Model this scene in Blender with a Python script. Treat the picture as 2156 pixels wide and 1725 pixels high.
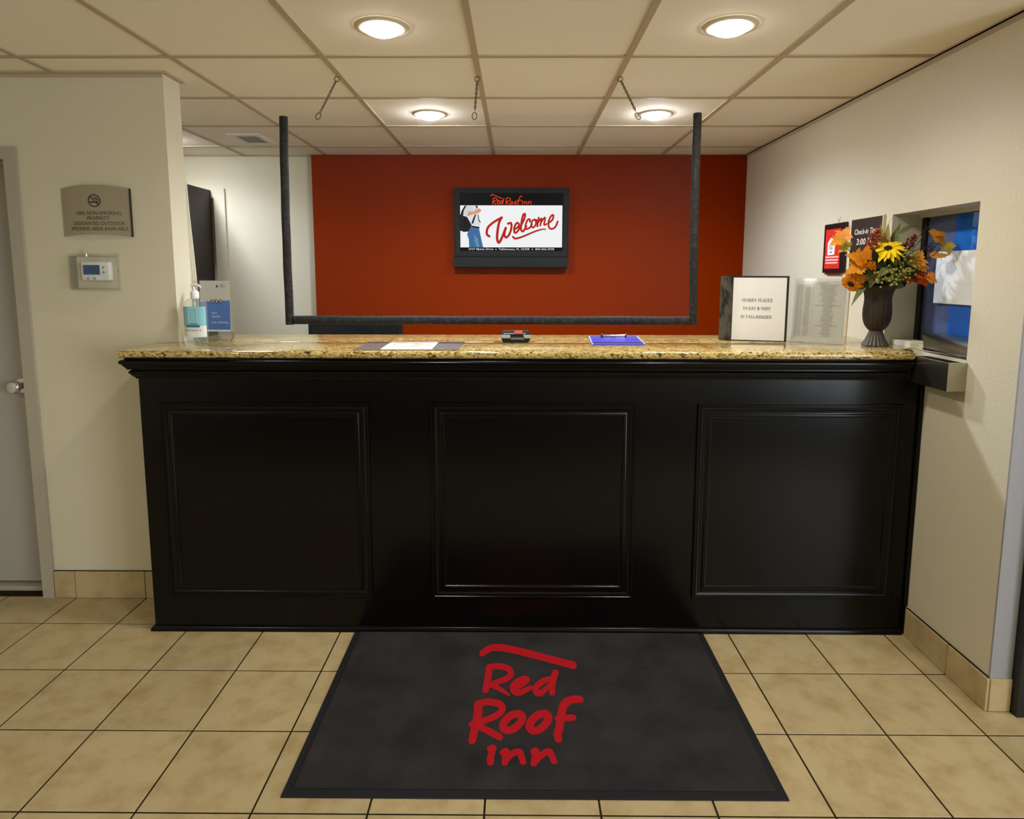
import bpy, bmesh, math, random
from mathutils import Vector, Matrix
random.seed(7)
PI = math.pi
for o in list(bpy.data.objects):
    bpy.data.objects.remove(o, do_unlink=True)
scene = bpy.context.scene
COL = scene.collection

# ------------------------------------------------------------------ camera
F_PX, W_PX = 1359.24, 2156.0
YAW, PITCH, ROLL, CAM_H = -0.0065, -0.1225, 0.0014, 1.5283
cd = bpy.data.cameras.new('camera')
cam = bpy.data.objects.new('camera', cd); COL.objects.link(cam)
fw = Vector((math.sin(YAW)*math.cos(PITCH), math.cos(YAW)*math.cos(PITCH), math.sin(PITCH)))
rt = Vector((math.cos(YAW), -math.sin(YAW), 0))
up = rt.cross(fw)
r2 = math.cos(ROLL)*rt + math.sin(ROLL)*up
u2 = -math.sin(ROLL)*rt + math.cos(ROLL)*up
M = Matrix.Identity(4)
for i in range(3):
    M[i][0] = r2[i]; M[i][1] = u2[i]; M[i][2] = -fw[i]
M[2][3] = CAM_H
cam.matrix_world = M
cd.sensor_fit = 'HORIZONTAL'; cd.sensor_width = 36.0
cd.lens = 36.0*F_PX/W_PX
cd.shift_y = -117.574/W_PX
cd.clip_start = 0.05
scene.camera = cam

# ------------------------------------------------------------------ world, daylight, exposure
w = bpy.data.worlds.new('world'); scene.world = w; w.use_nodes = True
w.node_tree.nodes['Background'].inputs[0].default_value = (0.62, 0.74, 1.0, 1)
w.node_tree.nodes['Background'].inputs[1].default_value = 0.6
vs = scene.view_settings
vs.view_transform = 'Standard'; vs.look = 'None'; vs.gamma = 1.0; vs.use_curve_mapping = False
vs.exposure = 0.10
LAMP_FRONT = 49.0      # W, the downlights in front of the counter
LAMP_BACK = 95.0       # W, the downlights behind the counter
LAMP_SIDE = 58.0       # W, the downlight in the back room beyond the left wall end
LAMP_LOBBY_FILL = 72.0      # W, two unseen lobby downlights added as fill light
DAYLIGHT = 130.0        # W, daylight coming in at the lobby window behind the camera
LAMP_COL = (1.0, 0.95, 0.87)
LAMP_COL_BACK = (0.69, 0.80, 1.0)

def area(name, loc, rot, sx, sy, energy, col):
    l = bpy.data.lights.new(name, 'AREA'); l.shape = 'RECTANGLE'; l.size = sx; l.size_y = sy
    l.energy = energy; l.color = col
    o = bpy.data.objects.new(name, l); COL.objects.link(o); o.location = loc; o.rotation_euler = rot
    return o
area('daylight', (3.19, -1.35, 1.35), (0, PI/2, 0), 1.84, 2.5, DAYLIGHT, (0.84, 0.92, 1.0))

# ------------------------------------------------------------------ materials
def lin(c):
    r = []
    for v in c[:3]:
        v /= 255.0
        r.append(v/12.92 if v <= 0.04045 else ((v+0.055)/1.055)**2.4)
    return (r[0], r[1], r[2], 1.0)
MATS = {}
def mat(name, c, rough=0.5, metal=0.0, spec=0.5, bump=None, var=None, emit=None, coat=0.0, rnd=0.0, stretch=None):
    if name in MATS: return MATS[name]
    m = bpy.data.materials.new(name); m.use_nodes = True
    nt = m.node_tree; b = nt.nodes['Principled BSDF']
    col = lin(c)
    b.inputs['Base Color'].default_value = col
    b.inputs['Roughness'].default_value = rough
    b.inputs['Metallic'].default_value = metal
    b.inputs['Specular IOR Level'].default_value = spec
    b.inputs['Coat Weight'].default_value = coat
    geo = None
    def pos():
        nonlocal geo
        if geo is None:
            g = nt.nodes.new('ShaderNodeNewGeometry')
            geo = g.outputs['Position']
            if stretch:
                mp = nt.nodes.new('ShaderNodeMapping'); mp.inputs['Scale'].default_value = stretch
                nt.links.new(geo, mp.inputs['Vector']); geo = mp.outputs['Vector']
        return geo
    last = None
    if var:
        sc, c2, lo, hi = var
        n = nt.nodes.new('ShaderNodeTexNoise'); n.inputs['Scale'].default_value = sc; n.inputs['Detail'].default_value = 6
        n.inputs['Roughness'].default_value = 0.6
        nt.links.new(pos(), n.inputs['Vector'])
        rp = nt.nodes.new('ShaderNodeValToRGB')
        rp.color_ramp.elements[0].position = lo; rp.color_ramp.elements[0].color = col
        rp.color_ramp.elements[1].position = hi; rp.color_ramp.elements[1].color = lin(c2)
        nt.links.new(n.outputs['Fac'], rp.inputs['Fac'])
        last = rp.outputs['Color']
    if rnd:
        oi = nt.nodes.new('ShaderNodeObjectInfo')
        mr = nt.nodes.new('ShaderNodeMapRange'); mr.inputs['To Min'].default_value = 1-rnd; mr.inputs['To Max'].default_value = 1+rnd
        nt.links.new(oi.outputs['Random'], mr.inputs['Value'])
        hs = nt.nodes.new('ShaderNodeHueSaturation')
        nt.links.new(mr.outputs['Result'], hs.inputs['Value'])
        if last: nt.links.new(last, hs.inputs['Color'])
        else: hs.inputs['Color'].default_value = col
        last = hs.outputs['Color']
    if last: nt.links.new(last, b.inputs['Base Color'])
    if bump:
        sc, st, dist = bump
        n = nt.nodes.new('ShaderNodeTexNoise'); n.inputs['Scale'].default_value = sc; n.inputs['Detail'].default_value = 4
        nt.links.new(pos(), n.inputs['Vector'])
        bp = nt.nodes.new('ShaderNodeBump'); bp.inputs['Strength'].default_value = st; bp.inputs['Distance'].default_value = dist
        nt.links.new(n.outputs['Fac'], bp.inputs['Height']); nt.links.new(bp.outputs['Normal'], b.inputs['Normal'])
    if emit:
        b.inputs['Emission Color'].default_value = lin(emit[0]); b.inputs['Emission Strength'].default_value = emit[1]
    MATS[name] = m
    return m

def clear(name, tint, rough, f0, opac=0.0):
    """thin clear plastic: lets light straight through, mirrors a little at the surface"""
    m = bpy.data.materials.new(name); m.use_nodes = True; nt = m.node_tree
    nt.nodes.remove(nt.nodes['Principled BSDF']); out = nt.nodes['Material Output']
    t = nt.nodes.new('ShaderNodeBsdfTransparent'); t.inputs[0].default_value = tint
    g = nt.nodes.new('ShaderNodeBsdfGlossy'); g.inputs['Roughness'].default_value = rough
    fr = nt.nodes.new('ShaderNodeFresnel'); fr.inputs['IOR'].default_value = f0
    gm = nt.nodes.new('ShaderNodeNewGeometry')
    lw = nt.nodes.new('ShaderNodeMath'); lw.operation = 'MULTIPLY'          # front faces mirror, the far face of the sheet only transmits
    iv = nt.nodes.new('ShaderNodeMath'); iv.operation = 'SUBTRACT'; iv.inputs[0].default_value = 1.0
    nt.links.new(gm.outputs['Backfacing'], iv.inputs[1])
    nt.links.new(fr.outputs[0], lw.inputs[0]); nt.links.new(iv.outputs[0], lw.inputs[1])
    mx = nt.nodes.new('ShaderNodeMixShader')
    nt.links.new(lw.outputs[0], mx.inputs[0]); nt.links.new(t.outputs[0], mx.inputs[1]); nt.links.new(g.outputs[0], mx.inputs[2])
    last = mx.outputs[0]
    if opac:
        d = nt.nodes.new('ShaderNodeBsdfDiffuse'); d.inputs[0].default_value = (0.8, 0.8, 0.8, 1)
        m2 = nt.nodes.new('ShaderNodeMixShader'); m2.inputs[0].default_value = opac
        nt.links.new(last, m2.inputs[1]); nt.links.new(d.outputs[0], m2.inputs[2]); last = m2.outputs[0]
    nt.links.new(last, out.inputs['Surface'])
    MATS[name] = m
    return m

WALL = (208, 200, 174)
M_wall = mat('cream_wall_paint', WALL, 0.55, spec=0.3, bump=(160, 0.10, 0.002))
M_wall_r = mat('cream_knockdown_wall', WALL, 0.42, spec=0.4, bump=(75, 0.42, 0.004))
M_red = mat('rust_red_wall_paint', (130, 40, 1), 0.8, spec=0.02)
M_panel = mat('ceiling_panel', (244, 236, 218), 0.85, spec=0.15, bump=(220, 0.05, 0.001))
M_bar = mat('ceiling_grid_metal', (184, 168, 140), 0.6, spec=0.2)
M_tile = mat('beige_floor_tile', (184, 165, 124), 0.32, spec=0.35, var=(9, (164, 142, 98), 0.44, 0.70), bump=(30, 0.16, 0.004), rnd=0.05)
M_grout = mat('dark_grout', (40, 34, 20), 0.9, spec=0.1)
M_base = mat('beige_skirting_tile', (184, 164, 122), 0.35, spec=0.35, var=(9, (164, 142, 98), 0.42, 0.72), rnd=0.04)
M_black = mat('black_counter_paint', (11, 9, 8), 0.22, spec=0.20, bump=(9, 0.02, 0.01))
M_steel = mat('brushed_steel', (178, 172, 156), 0.28, metal=1.0)
M_chrome = mat('chrome', (205, 205, 210), 0.12, metal=1.0)
M_greymet = mat('grey_door_paint', (170, 161, 144), 0.5, spec=0.3)
M_doorleaf = mat('grey_door_leaf', (166, 162, 156), 0.5, spec=0.3)
M_blackplas = mat('black_plastic', (26, 26, 27), 0.4, spec=0.4)
M_tvcase = mat('tv_case', (32, 33, 33), 0.6, spec=0.12)
M_white = mat('white_plastic', (232, 230, 226), 0.4)
M_paper = mat('white_paper', (226, 224, 220), 0.7, spec=0.2)
M_ink = mat('dark_ink', (52, 48, 44), 0.7, spec=0.1)
M_brownink = mat('brown_ink', (98, 84, 66), 0.7, spec=0.1)
M_foam = mat('black_foam_tube', (34, 33, 32), 0.75, spec=0.2, bump=(260, 0.5, 0.003), var=(60, (58, 56, 54), 0.45, 0.75))
M_acryl = clear('clear_acrylic', (0.985, 0.988, 0.985, 1), 0.03, 1.16, 0.002)
M_acryl2 = clear('clear_holder_plastic', (0.955, 0.96, 0.955, 1), 0.05, 1.35, 0.025)
M_glass = clear('window_glass', (0.97, 0.97, 0.98, 1), 0.02, 1.5)
M_mat = mat('charcoal_mat_pile', (56, 53, 53), 0.95, spec=0.05, bump=(420, 0.7, 0.004), var=(5, (40, 39, 41), 0.35, 0.68))
M_matedge = mat('mat_rubber_border', (30, 29, 33), 0.7, spec=0.2)
M_logo = mat('mat_red_print', (168, 26, 34), 0.9, spec=0.05)
M_bulb = mat('lamp_lens', (255, 250, 244), 0.5, emit=((255, 246, 236), 26.0))
M_bulb_back = mat('lamp_lens_cool', (250, 250, 255), 0.5, emit=((246, 248, 255), 165.0))
M_chain = mat('dull_chain_metal', (120, 112, 96), 0.4, metal=0.8)
M_trim = mat('lamp_trim_white', (206, 194, 170), 0.5)

def granite():
    m = bpy.data.materials.new('yellow_granite'); m.use_nodes = True
    nt = m.node_tree; b = nt.nodes['Principled BSDF']
    g = nt.nodes.new('ShaderNodeNewGeometry')
    mp = nt.nodes.new('ShaderNodeMapping'); mp.inputs['Scale'].default_value = (1.0, 1.5, 1.8)
    nt.links.new(g.outputs['Position'], mp.inputs['Vector'])
    n1 = nt.nodes.new('ShaderNodeTexNoise'); n1.inputs['Scale'].default_value = 42; n1.inputs['Detail'].default_value = 5
    n1.inputs['Roughness'].default_value = 0.65; n1.inputs['Distortion'].default_value = 1.6
    nt.links.new(mp.outputs['Vector'], n1.inputs['Vector'])
    r1 = nt.nodes.new('ShaderNodeValToRGB'); cr = r1.color_ramp
    cr.elements[0].position = 0.36; cr.elements[0].color = lin((40, 33, 14))
    cr.elements[1].position = 0.72; cr.elements[1].color = lin((228, 210, 156))
    e = cr.elements.new(0.435); e.color = lin((124, 101, 48))
    e = cr.elements.new(0.50); e.color = lin((188, 162, 96))
    e = cr.elements.new(0.60); e.color = lin((206, 182, 120))
    nt.links.new(n1.outputs['Fac'], r1.inputs['Fac'])
    nt.links.new(r1.outputs['Color'], b.inputs['Base Color'])
    b.inputs['Roughness'].default_value = 0.09
    b.inputs['Specular IOR Level'].default_value = 0.45
    return m
M_granite = granite()

# ------------------------------------------------------------------ mesh helpers
def bx(bm, x0, x1, y0, y1, z0, z1):
    v = [bm.verts.new(p) for p in ((x0,y0,z0),(x1,y0,z0),(x1,y1,z0),(x0,y1,z0),(x0,y0,z1),(x1,y0,z1),(x1,y1,z1),(x0,y1,z1))]
    for f in ((0,3,2,1),(4,5,6,7),(0,1,5,4),(1,2,6,5),(2,3,7,6),(3,0,4,7)):
        bm.faces.new([v[i] for i in f])
def box(*a, bevel=0.0, seg=2):
    bm = bmesh.new(); bx(bm, *a)
    if bevel: bmesh.ops.bevel(bm, geom=list(bm.edges), offset=bevel, segments=seg, affect='EDGES', profile=0.5)
    return bm
def boxes(*lst):
    bm = bmesh.new()
    for a in lst: bx(bm, *a)
    return bm
def prism(pts, z0, z1):
    """vertical prism over a plan outline"""
    bm = bmesh.new()
    a = [bm.verts.new((p[0], p[1], z0)) for p in pts]; b = [bm.verts.new((p[0], p[1], z1)) for p in pts]
    n = len(pts)
    bm.faces.new(a[::-1]); bm.faces.new(b)
    for i in range(n): bm.faces.new((a[i], a[(i+1) % n], b[(i+1) % n], b[i]))
    return bm
def extr(pts, fn, depth):
    """a 2D outline mapped to space by fn(x, y, depth), given a thickness"""
    bm = bmesh.new()
    a = [bm.verts.new(fn(p[0], p[1], 0.0)) for p in pts]; b = [bm.verts.new(fn(p[0], p[1], depth)) for p in pts]
    n = len(pts)
    bm.faces.new(a[::-1]); bm.faces.new(b)
    for i in range(n): bm.faces.new((a[i], a[(i+1) % n], b[(i+1) % n], b[i]))
    bmesh.ops.recalc_face_normals(bm, faces=bm.faces)
    return bm
def frame_from(d):
    d = Vector(d).normalized()
    a = Vector((0, 0, 1)) if abs(d.z) < 0.9 else Vector((1, 0, 0))
    x = a.cross(d).normalized(); y = d.cross(x)
    return x, y, d
def tube(pts, rad, seg=8, bm=None, caps=True):
    bm = bm or bmesh.new()
    pts = [Vector(p) for p in pts]; n = len(pts)
    rad = rad if isinstance(rad, (list, tuple)) else [rad]*n
    rings = []; px = None
    for i, p in enumerate(pts):
        d = (pts[min(i+1, n-1)]-pts[max(i-1, 0)])
        x, y, d = frame_from(d)
        if px is not None:
            x = (px - d*px.dot(d)).normalized(); y = d.cross(x)
        px = x
        rings.append([bm.verts.new(p + (x*math.cos(2*PI*k/seg)+y*math.sin(2*PI*k/seg))*rad[i]) for k in range(seg)])
    for i in range(n-1):
        for k in range(seg):
            bm.faces.new((rings[i][k], rings[i][(k+1) % seg], rings[i+1][(k+1) % seg], rings[i+1][k]))
    if caps:
        bm.faces.new(rings[0][::-1]); bm.faces.new(rings[-1])
    return bm
def lathe(prof, c=(0,0,0), seg=32, flute=None, bm=None, axis=None):
    """prof = [(r, z)], closed at ends when r > 0"""
    bm = bm or bmesh.new(); c = Vector(c)
    X, Y, Z = frame_from(axis) if axis else (Vector((1,0,0)), Vector((0,1,0)), Vector((0,0,1)))
    rings = []
    for r, z in prof:
        ring = []
        for k in range(seg):
            a = 2*PI*k/seg
            rr = r*(flute(a, z) if flute else 1)
            ring.append(bm.verts.new(c + X*rr*math.cos(a) + Y*rr*math.sin(a) + Z*z))
        rings.append(ring)
    for i in range(len(prof)-1):
        for k in range(seg):
            bm.faces.new((rings[i][k], rings[i][(k+1) % seg], rings[i+1][(k+1) % seg], rings[i+1][k]))
    bm.faces.new(rings[0][::-1]); bm.faces.new(rings[-1])
    return bm
def torus(bm, c, R, r, nrm, seg=16, rs=6, sx=1.0, xdir=None):
    X, Y, Z = frame_from(nrm)
    if xdir is not None:
        X = (Vector(xdir) - Z*Vector(xdir).dot(Z)).normalized(); Y = Z.cross(X)
    c = Vector(c); rings = []
    for i in range(seg):
        a = 2*PI*i/seg; d = X*math.cos(a)+Y*math.sin(a); p = c + X*math.cos(a)*R*sx + Y*math.sin(a)*R
        rings.append([bm.verts.new(p + d*r*math.cos(2*PI*k/rs) + Z*r*math.sin(2*PI*k/rs)) for k in range(rs)])
    for i in range(seg):
        for k in range(rs):
            bm.faces.new((rings[i][k], rings[(i+1) % seg][k], rings[(i+1) % seg][(k+1) % rs], rings[i][(k+1) % rs]))
    return bm
def hull2(pts):
    pts = sorted(set((round(a, 6), round(b, 6)) for a, b in pts))
    def half(P):
        h = []
        for p in P:
            while len(h) > 1 and (h[-1][0]-h[-2][0])*(p[1]-h[-2][1])-(h[-1][1]-h[-2][1])*(p[0]-h[-2][0]) <= 0: h.pop()
            h.append(p)
        return h[:-1]
    return half(pts)+half(pts[::-1])
def smooth_line(l, n=4):
    """Catmull-Rom through the stroke points"""
    if len(l) < 3: return l
    out = []
    for i in range(len(l)-1):
        p0, p1, p2, p3 = l[max(i-1, 0)], l[i], l[i+1], l[min(i+2, len(l)-1)]
        for k in range(n):
            t = k/n
            out.append(tuple(0.5*((2*b)+(-a+c)*t+(2*a-5*b+4*c-d)*t*t+(-a+3*b-3*c+d)*t**3) for a, b, c, d in zip(p0, p1, p2, p3)))
    out.append(l[-1])
    return out
def brush(lines, fn, n=4, seg=12, face=(-.25, -.95, .25)):
    """brush strokes: lines of (x, y, rx, ry); fn maps (x, y) into space"""
    bm = bmesh.new(); k_ = 0
    o0, ox, oy = Vector(fn(0, 0)), Vector(fn(1e-2, 0)), Vector(fn(0, 1e-2))
    nn = (ox-o0).cross(oy-o0).normalized()
    if face is not None and nn.dot(Vector(face)) < 0: nn = -nn
    for l in lines:
        l = smooth_line([(p[0], p[1], p[2], p[3] if len(p) > 3 else p[2]) for p in l], n)
        for a, b in zip(l, l[1:]):
            pts = []
            for p in (a, b):
                pts += [(p[0]+p[2]*math.cos(2*PI*k/seg), p[1]+p[3]*math.sin(2*PI*k/seg)) for k in range(seg)]
            h = hull2(pts)
            if len(h) > 2:
                k_ += 1          # lapped strokes lie a hair above one another
                bm.faces.new([bm.verts.new(Vector(fn(x, y))+nn*(k_*2e-5)) for x, y in h])
    return bm
def poly(pts, fn):
    bm = bmesh.new(); bm.faces.new([bm.verts.new(fn(x, y)) for x, y in pts])
    bmesh.ops.triangulate(bm, faces=bm.faces)
    return bm

def obj(name, bm, m, parent=None, smooth=False, sharp=0.6):
    me = bpy.data.meshes.new(name)
    if isinstance(bm, bmesh.types.BMesh):
        bmesh.ops.recalc_face_normals(bm, faces=bm.faces) if smooth else None
        bm.to_mesh(me); bm.free()
    else:
        me = bm; me.name = name
    me.materials.clear(); me.materials.append(m)
    if smooth:
        me.polygons.foreach_set('use_smooth', [True]*len(me.polygons))
        if hasattr(me, 'set_sharp_from_angle'): me.set_sharp_from_angle(angle=sharp)
    o = bpy.data.objects.new(name, me); COL.objects.link(o)
    if parent is not None: attach(o, parent)
    return o
def root_of(p):
    t = Vector(p.location)
    return t
def attach(o, parent):
    o.parent = parent
    loc = Vector((0, 0, 0)); q = parent
    while q is not None:
        if q.type == 'EMPTY': loc += q.location
        q = q.parent
    if parent.type == 'EMPTY':
        o.matrix_parent_inverse = Matrix.Translation(-Vector(parent.location))
def tag(o, label, cat, group=None):
    o['label'] = label; o['category'] = cat
    if group: o['group'] = group
    return o
def thing(name, loc, label, cat, group=None):
    o = bpy.data.objects.new(name, None); COL.objects.link(o); o.location = loc
    o.empty_display_size = 0.05
    return tag(o, label, cat, group)
def struct(name, bm, m, smooth=False):
    o = obj(name, bm, m, None, smooth); o['kind'] = 'structure'
    return o
def text_bm(s, width, fn, height=None, bold=0.0, cx=0.5, shear=0.0):
    """lettering as a flat mesh: width in metres (or height), centred; fn(x, y) maps it into space"""
    cu = bpy.data.curves.new('t', 'FONT'); cu.body = s; cu.size = 1.0; cu.resolution_u = 2
    cu.offset = bold; cu.shear = shear; cu.fill_mode = 'FRONT'
    ob = bpy.data.objects.new('t', cu)
    me = bpy.data.meshes.new_from_object(ob)
    bpy.data.objects.remove(ob); bpy.data.curves.remove(cu)
    bm = bmesh.new(); bm.from_mesh(me); bpy.data.meshes.remove(me)
    xs = [v.co.x for v in bm.verts]; ys = [v.co.y for v in bm.verts]
    if not xs: return bm
    x0, x1 = min(xs), max(xs)
    sx = width/(x1-x0) if width else None
    if height: sy = height/0.72; sx = sx or sy
    else: sy = sx
    for v in bm.verts:
        v.co = fn((v.co.x-x0-(x1-x0)*cx)*sx, v.co.y*sy)
    return bm

# ------------------------------------------------------------------ dimensions of the place
XR = 1.667            # right wall
YL = 2.90             # the wall left of the counter
CORNER = -1.528       # where that wall ends
YRED, YBACK = 4.81, 4.88
HC = 2.39             # ceiling
T = 0.3328; FX, FY = -1.4195, 1.6635
CT, CX0, CY0 = 0.6096, -1.3843, 2.6945
XW0, XW1, YW0 = -3.4, 3.2, -3.2
ZC = 1.22             # granite top

# ------------------------------------------------------------------ floor
floor = struct('floor', box(XW0, XW1, YW0, 6.0, -0.10, -0.0018), M_grout)
tile_me = {}
def tile(pts):
    x0, y0 = pts[0]
    key = tuple((round(a-x0, 3), round(b-y0, 3)) for a, b in pts)
    if key not in tile_me:
        bm = prism([(a-x0, b-y0) for a, b in pts], -0.003, 0.0)
        bmesh.ops.bevel(bm, geom=[e for e in bm.edges if all(v.co.z > -0.001 for v in e.verts)], offset=0.0008, segments=1, affect='EDGES')
        me = bpy.data.meshes.new('floor_tile'); bm.to_mesh(me); bm.free(); me.materials.append(M_tile); tile_me[key] = me
    o = bpy.data.objects.new('floor_tile', tile_me[key]); COL.objects.link(o); o.location = (x0, y0, 0); o.parent = floor
G = 0.0030
for i in range(-6, 14):
    for j in range(-5, 10):
        x0, x1, y0, y1 = FX+i*T+G, FX+(i+1)*T-G, FY+j*T+G, FY+(j+1)*T-G
        if y0 > 2.63:                                   # the back room, behind the counter
            if j < 5 and x0 > -1.50 or x0 > XR-.02: continue
            if j >= 5:
                x1 = min(x1, XR-.002); y1 = min(y1, YRED-.002)
                if y1-y0 > .02: tile([(x0, y0), (x1, y0), (x1, y1), (x0, y1)])
                continue
        if x0 < XR-0.001 and x1 > XR+0.01 and y1 > 2.13 and y0 < 2.12:
            tile([(x0, y0), (x1, y0), (x1, 2.128), (XR-0.002, 2.128), (XR-0.002, y1), (x0, y1)]); continue
        if x0 >= XR-0.02:
            y1 = min(y1, 2.128)
        elif x1 > XR and y0 > 2.1: x1 = XR-0.002
        if y1 > YL and x0 < CORNER: y1 = min(y1, YL-0.002)
        if x0 > -1.40 and x1 < XR and y1 > 2.7: y1 = 2.63
        if x1-x0 < 0.02 or y1-y0 < 0.02: continue
        tile([(x0, y0), (x1, y0), (x1, y1), (x0, y1)])

# ------------------------------------------------------------------ ceiling
ceil = struct('ceiling', box(XW0, XW1, YW0, 6.0, HC+0.012, HC+0.10), M_panel)
pan_me = {}
def panel(x0, x1, y0, y1):
    k = (round(x1-x0, 3), round(y1-y0, 3))
    if k not in pan_me:
        me = bpy.data.meshes.new('ceiling_panel'); bm = box(0, k[0], 0, k[1], 0, 0.010, bevel=0.0015, seg=1); bm.to_mesh(me); bm.free()
        me.materials.append(M_panel); pan_me[k] = me
    o = bpy.data.objects.new('ceiling_panel', pan_me[k]); COL.objects.link(o); o.location = (x0, y0, HC+0.002); o.parent = ceil
for i in range(-3, 8):
    for j in range(-6, 4):
        x0, x1 = CX0+i*CT+0.002, CX0+(i+1)*CT-0.002
        y0, y1 = CY0+j*CT+0.002, CY0+(j+1)*CT-0.002
        yend = YBACK if x1 < -1.3 else YRED
        x1c = min(x1, XR-0.003) if (y0 > 2.0 and x0 < XR) else x1
        if y0 > 2.0 and x0 > XR-0.05: continue
        y1 = min(y1, yend-0.002); x0 = max(x0, XW0)
        if x1c-x0 > 0.03 and y1-y0 > 0.03: panel(x0, x1c, y0, y1)
for i in range(-3, 8):
    x = CX0+i*CT
    y1 = 2.15 if x > XR else (YBACK-0.003 if x < -1.49 else YRED-0.003)
    obj('grid_bar', box(x-0.012, x+0.012, -1.0, y1, HC-0.004, HC+0.002), M_bar, ceil)
for j in range(-6, 4):
    y = CY0+j*CT
    obj('grid_cross_bar', box(-3.3, XR-0.003 if y > 2.0 else 3.1, y-0.012, y+0.012, HC-0.0035, HC+0.002), M_bar, ceil)

# ------------------------------------------------------------------ walls
# right wall with the pass-through opening
WY0, WY1, WZ0, WZ1 = 2.38, 2.925, 1.214, 1.792
wall_right = struct('wall_right', boxes((XR, 1.83, 2.13, WY0, 0, HC+.02), (XR, 1.83, WY1, 5.0, 0, HC+.02),
                    (XR, 1.83, WY0, WY1, 0, WZ0), (XR, 1.83, WY0, WY1, WZ1, HC+.02)), M_wall_r)
wall_left = struct('wall_left', boxes((-2.19, CORNER, YL, 3.04, 0, HC+.02), (-3.25, -2.19, YL, 3.04, 2.075, HC+.02), (XW0, -3.25, YL, 3.04, 0, HC+.02)), M_wall)
struct('wall_back', boxes((-1.49, XR, YRED, 5.0, 0, HC+.02)), M_red)
struct('wall_back_left', boxes((-2.19, -1.491, YBACK, 5.0, 0, HC+.02), (-3.4, -2.19, YBACK, 5.0, 2.12, HC+.02), (-3.4, -3.1, YBACK, 5.0, 0, 2.12)), M_wall)
struct('wall_corridor', boxes((-3.4, -1.9, 6.0, 6.1, 0, HC+.02), (-3.5, -3.4, 5.0, 6.1, 0, HC+.02), (-1.9, -1.8, 5.0, 6.1, 0, HC+.02)), M_wall)
struct('wall_office_left', boxes((XW0-.1, XW0, 3.04, 5.0, 0, HC+.02)), M_wall)
struct('wall_lobby_left', boxes((XW0-.1, XW0, YW0, 3.04, 0, HC+.02)), M_wall)
struct('wall_lobby_right', boxes((XW1, XW1+.1, YW0, -2.65, 0, HC+.02), (XW1, XW1+.1, -.05, 2.3, 0, HC+.02), (XW1, XW1+.1, -2.65, -.05, 0, .38), (XW1, XW1+.1, -2.65, -.05, 2.32, HC+.02)), M_wall)
struct('wall_entrance', boxes((1.83, XW1, 2.16, 2.3, 0, HC+.02)), M_wall)
struct('wall_front', boxes((XW0, XW1, YW0-.1, YW0, 0, HC+.02)), M_wall)
wf = struct('window_1', boxes((XW1+.03, XW1+.08, -2.65, -.05, .38, .43), (XW1+.03, XW1+.08, -2.65, -.05, 2.27, 2.32), (XW1+.03, XW1+.08, -2.65, -2.60, .43, 2.27), (XW1+.03, XW1+.08, -.10, -.05, .43, 2.27), (XW1+.03, XW1+.08, -1.375, -1.325, .43, 2.27)), M_blackplas)
obj('pane', box(XW1+.05, XW1+.06, -2.60, -1.375, .43, 2.27), M_glass, wf)
obj('pane', box(XW1+.05, XW1+.06, -1.325, -.10, .43, 2.27), M_glass, wf)
# thin wall angle under the ceiling
struct('trim_1', boxes((XR-.016, XR, 2.13, YRED, HC-.004, HC+.001), (XR-.003, XR, 2.13, YRED, HC-.022, HC-.004)), M_bar)
struct('trim_2', boxes((-3.3, CORNER, YL-.02, YL, HC-.006, HC+.0015), (-3.3, CORNER, YL-.003, YL, HC-.02, HC-.006), (CORNER, CORNER+.022, YL-.02, 3.05, HC-.006, HC+.0015)), M_bar)
struct('trim_3', boxes((-1.49, XR, YRED-.016, YRED, HC-.004, HC+.001), (-3.3, -1.49, YBACK-.016, YBACK, HC-.004, HC+.001)), M_bar)

struct('trim_4', box(XR-.001, 1.744, 2.122, 2.130, .12, HC-.001), mat('grey_jamb', (150, 148, 152), 0.5))  # thin grey board covering the end of the right wall
# skirting tiles
bl = struct('baseboard_left', box(-2.187, CORNER-.03, YL-.006, YL, 0, .132), M_grout)
for a, b in ((-2.185, FX-2*T), (FX-2*T, FX-T), (FX-T, -1.56)):
    obj('skirting_tile', box(a+.0015, b-.0015, YL-.016, YL-.004, .001, .13, bevel=.002, seg=1), M_base, bl)
br = struct('baseboard_right', boxes((XR-.006, XR, 2.13, 2.60, 0, .124), (XR-.006, 1.742, 2.124, 2.13, 0, .124)), M_grout)
for a, b in ((2.114, FY+2*T), (FY+2*T, 2.598)):
    obj('skirting_tile', box(XR-.014, XR-.004, a+.0015, b-.0015, .001, .122, bevel=.003, seg=2), M_base, br)
obj('skirting_tile', box(XR-.002, 1.742, 2.114, 2.126, .001, .122, bevel=.002, seg=1), M_base, br)

# ------------------------------------------------------------------ doors
d1 = struct('door_1', boxes((-2.243, -2.187, YL-.014, 3.04, 0, 2.025), (-3.25, -2.187, YL-.014, 3.04, 2.025, 2.077), (-3.25, -3.195, YL-.014, 3.04, 0, 2.025)), M_greymet)
obj('door_stop', boxes((-2.258, -2.243, 2.96, 3.02, 0, 2.025), (-3.195, -2.258, 2.96, 3.02, 2.01, 2.025)), M_greymet, d1)
leaf = obj('door_leaf', box(-3.195, -2.246, 2.985, 3.03, .035, 2.02, bevel=.002), M_doorleaf, d1)
obj('threshold', box(-3.195, -2.243, 2.95, 3.04, 0, .022, bevel=.004), M_greymet, d1)
obj('door_knob', lathe([(.034, 0), (.034, .006), (.016, .010), (.013, .030), (.020, .036), (.030, .046), (.031, .058), (.024, .066), (.010, .069)], (-2.325, 2.985, 1.005), 24, axis=(0, -1, 0)), M_chrome, leaf, True)
d2 = struct('door_2', boxes((-2.241, -2.16, YBACK-.018, YBACK, 0, 2.155), (-3.1, -2.241, YBACK-.018, YBACK, 2.085, 2.155)), M_wall)
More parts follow.
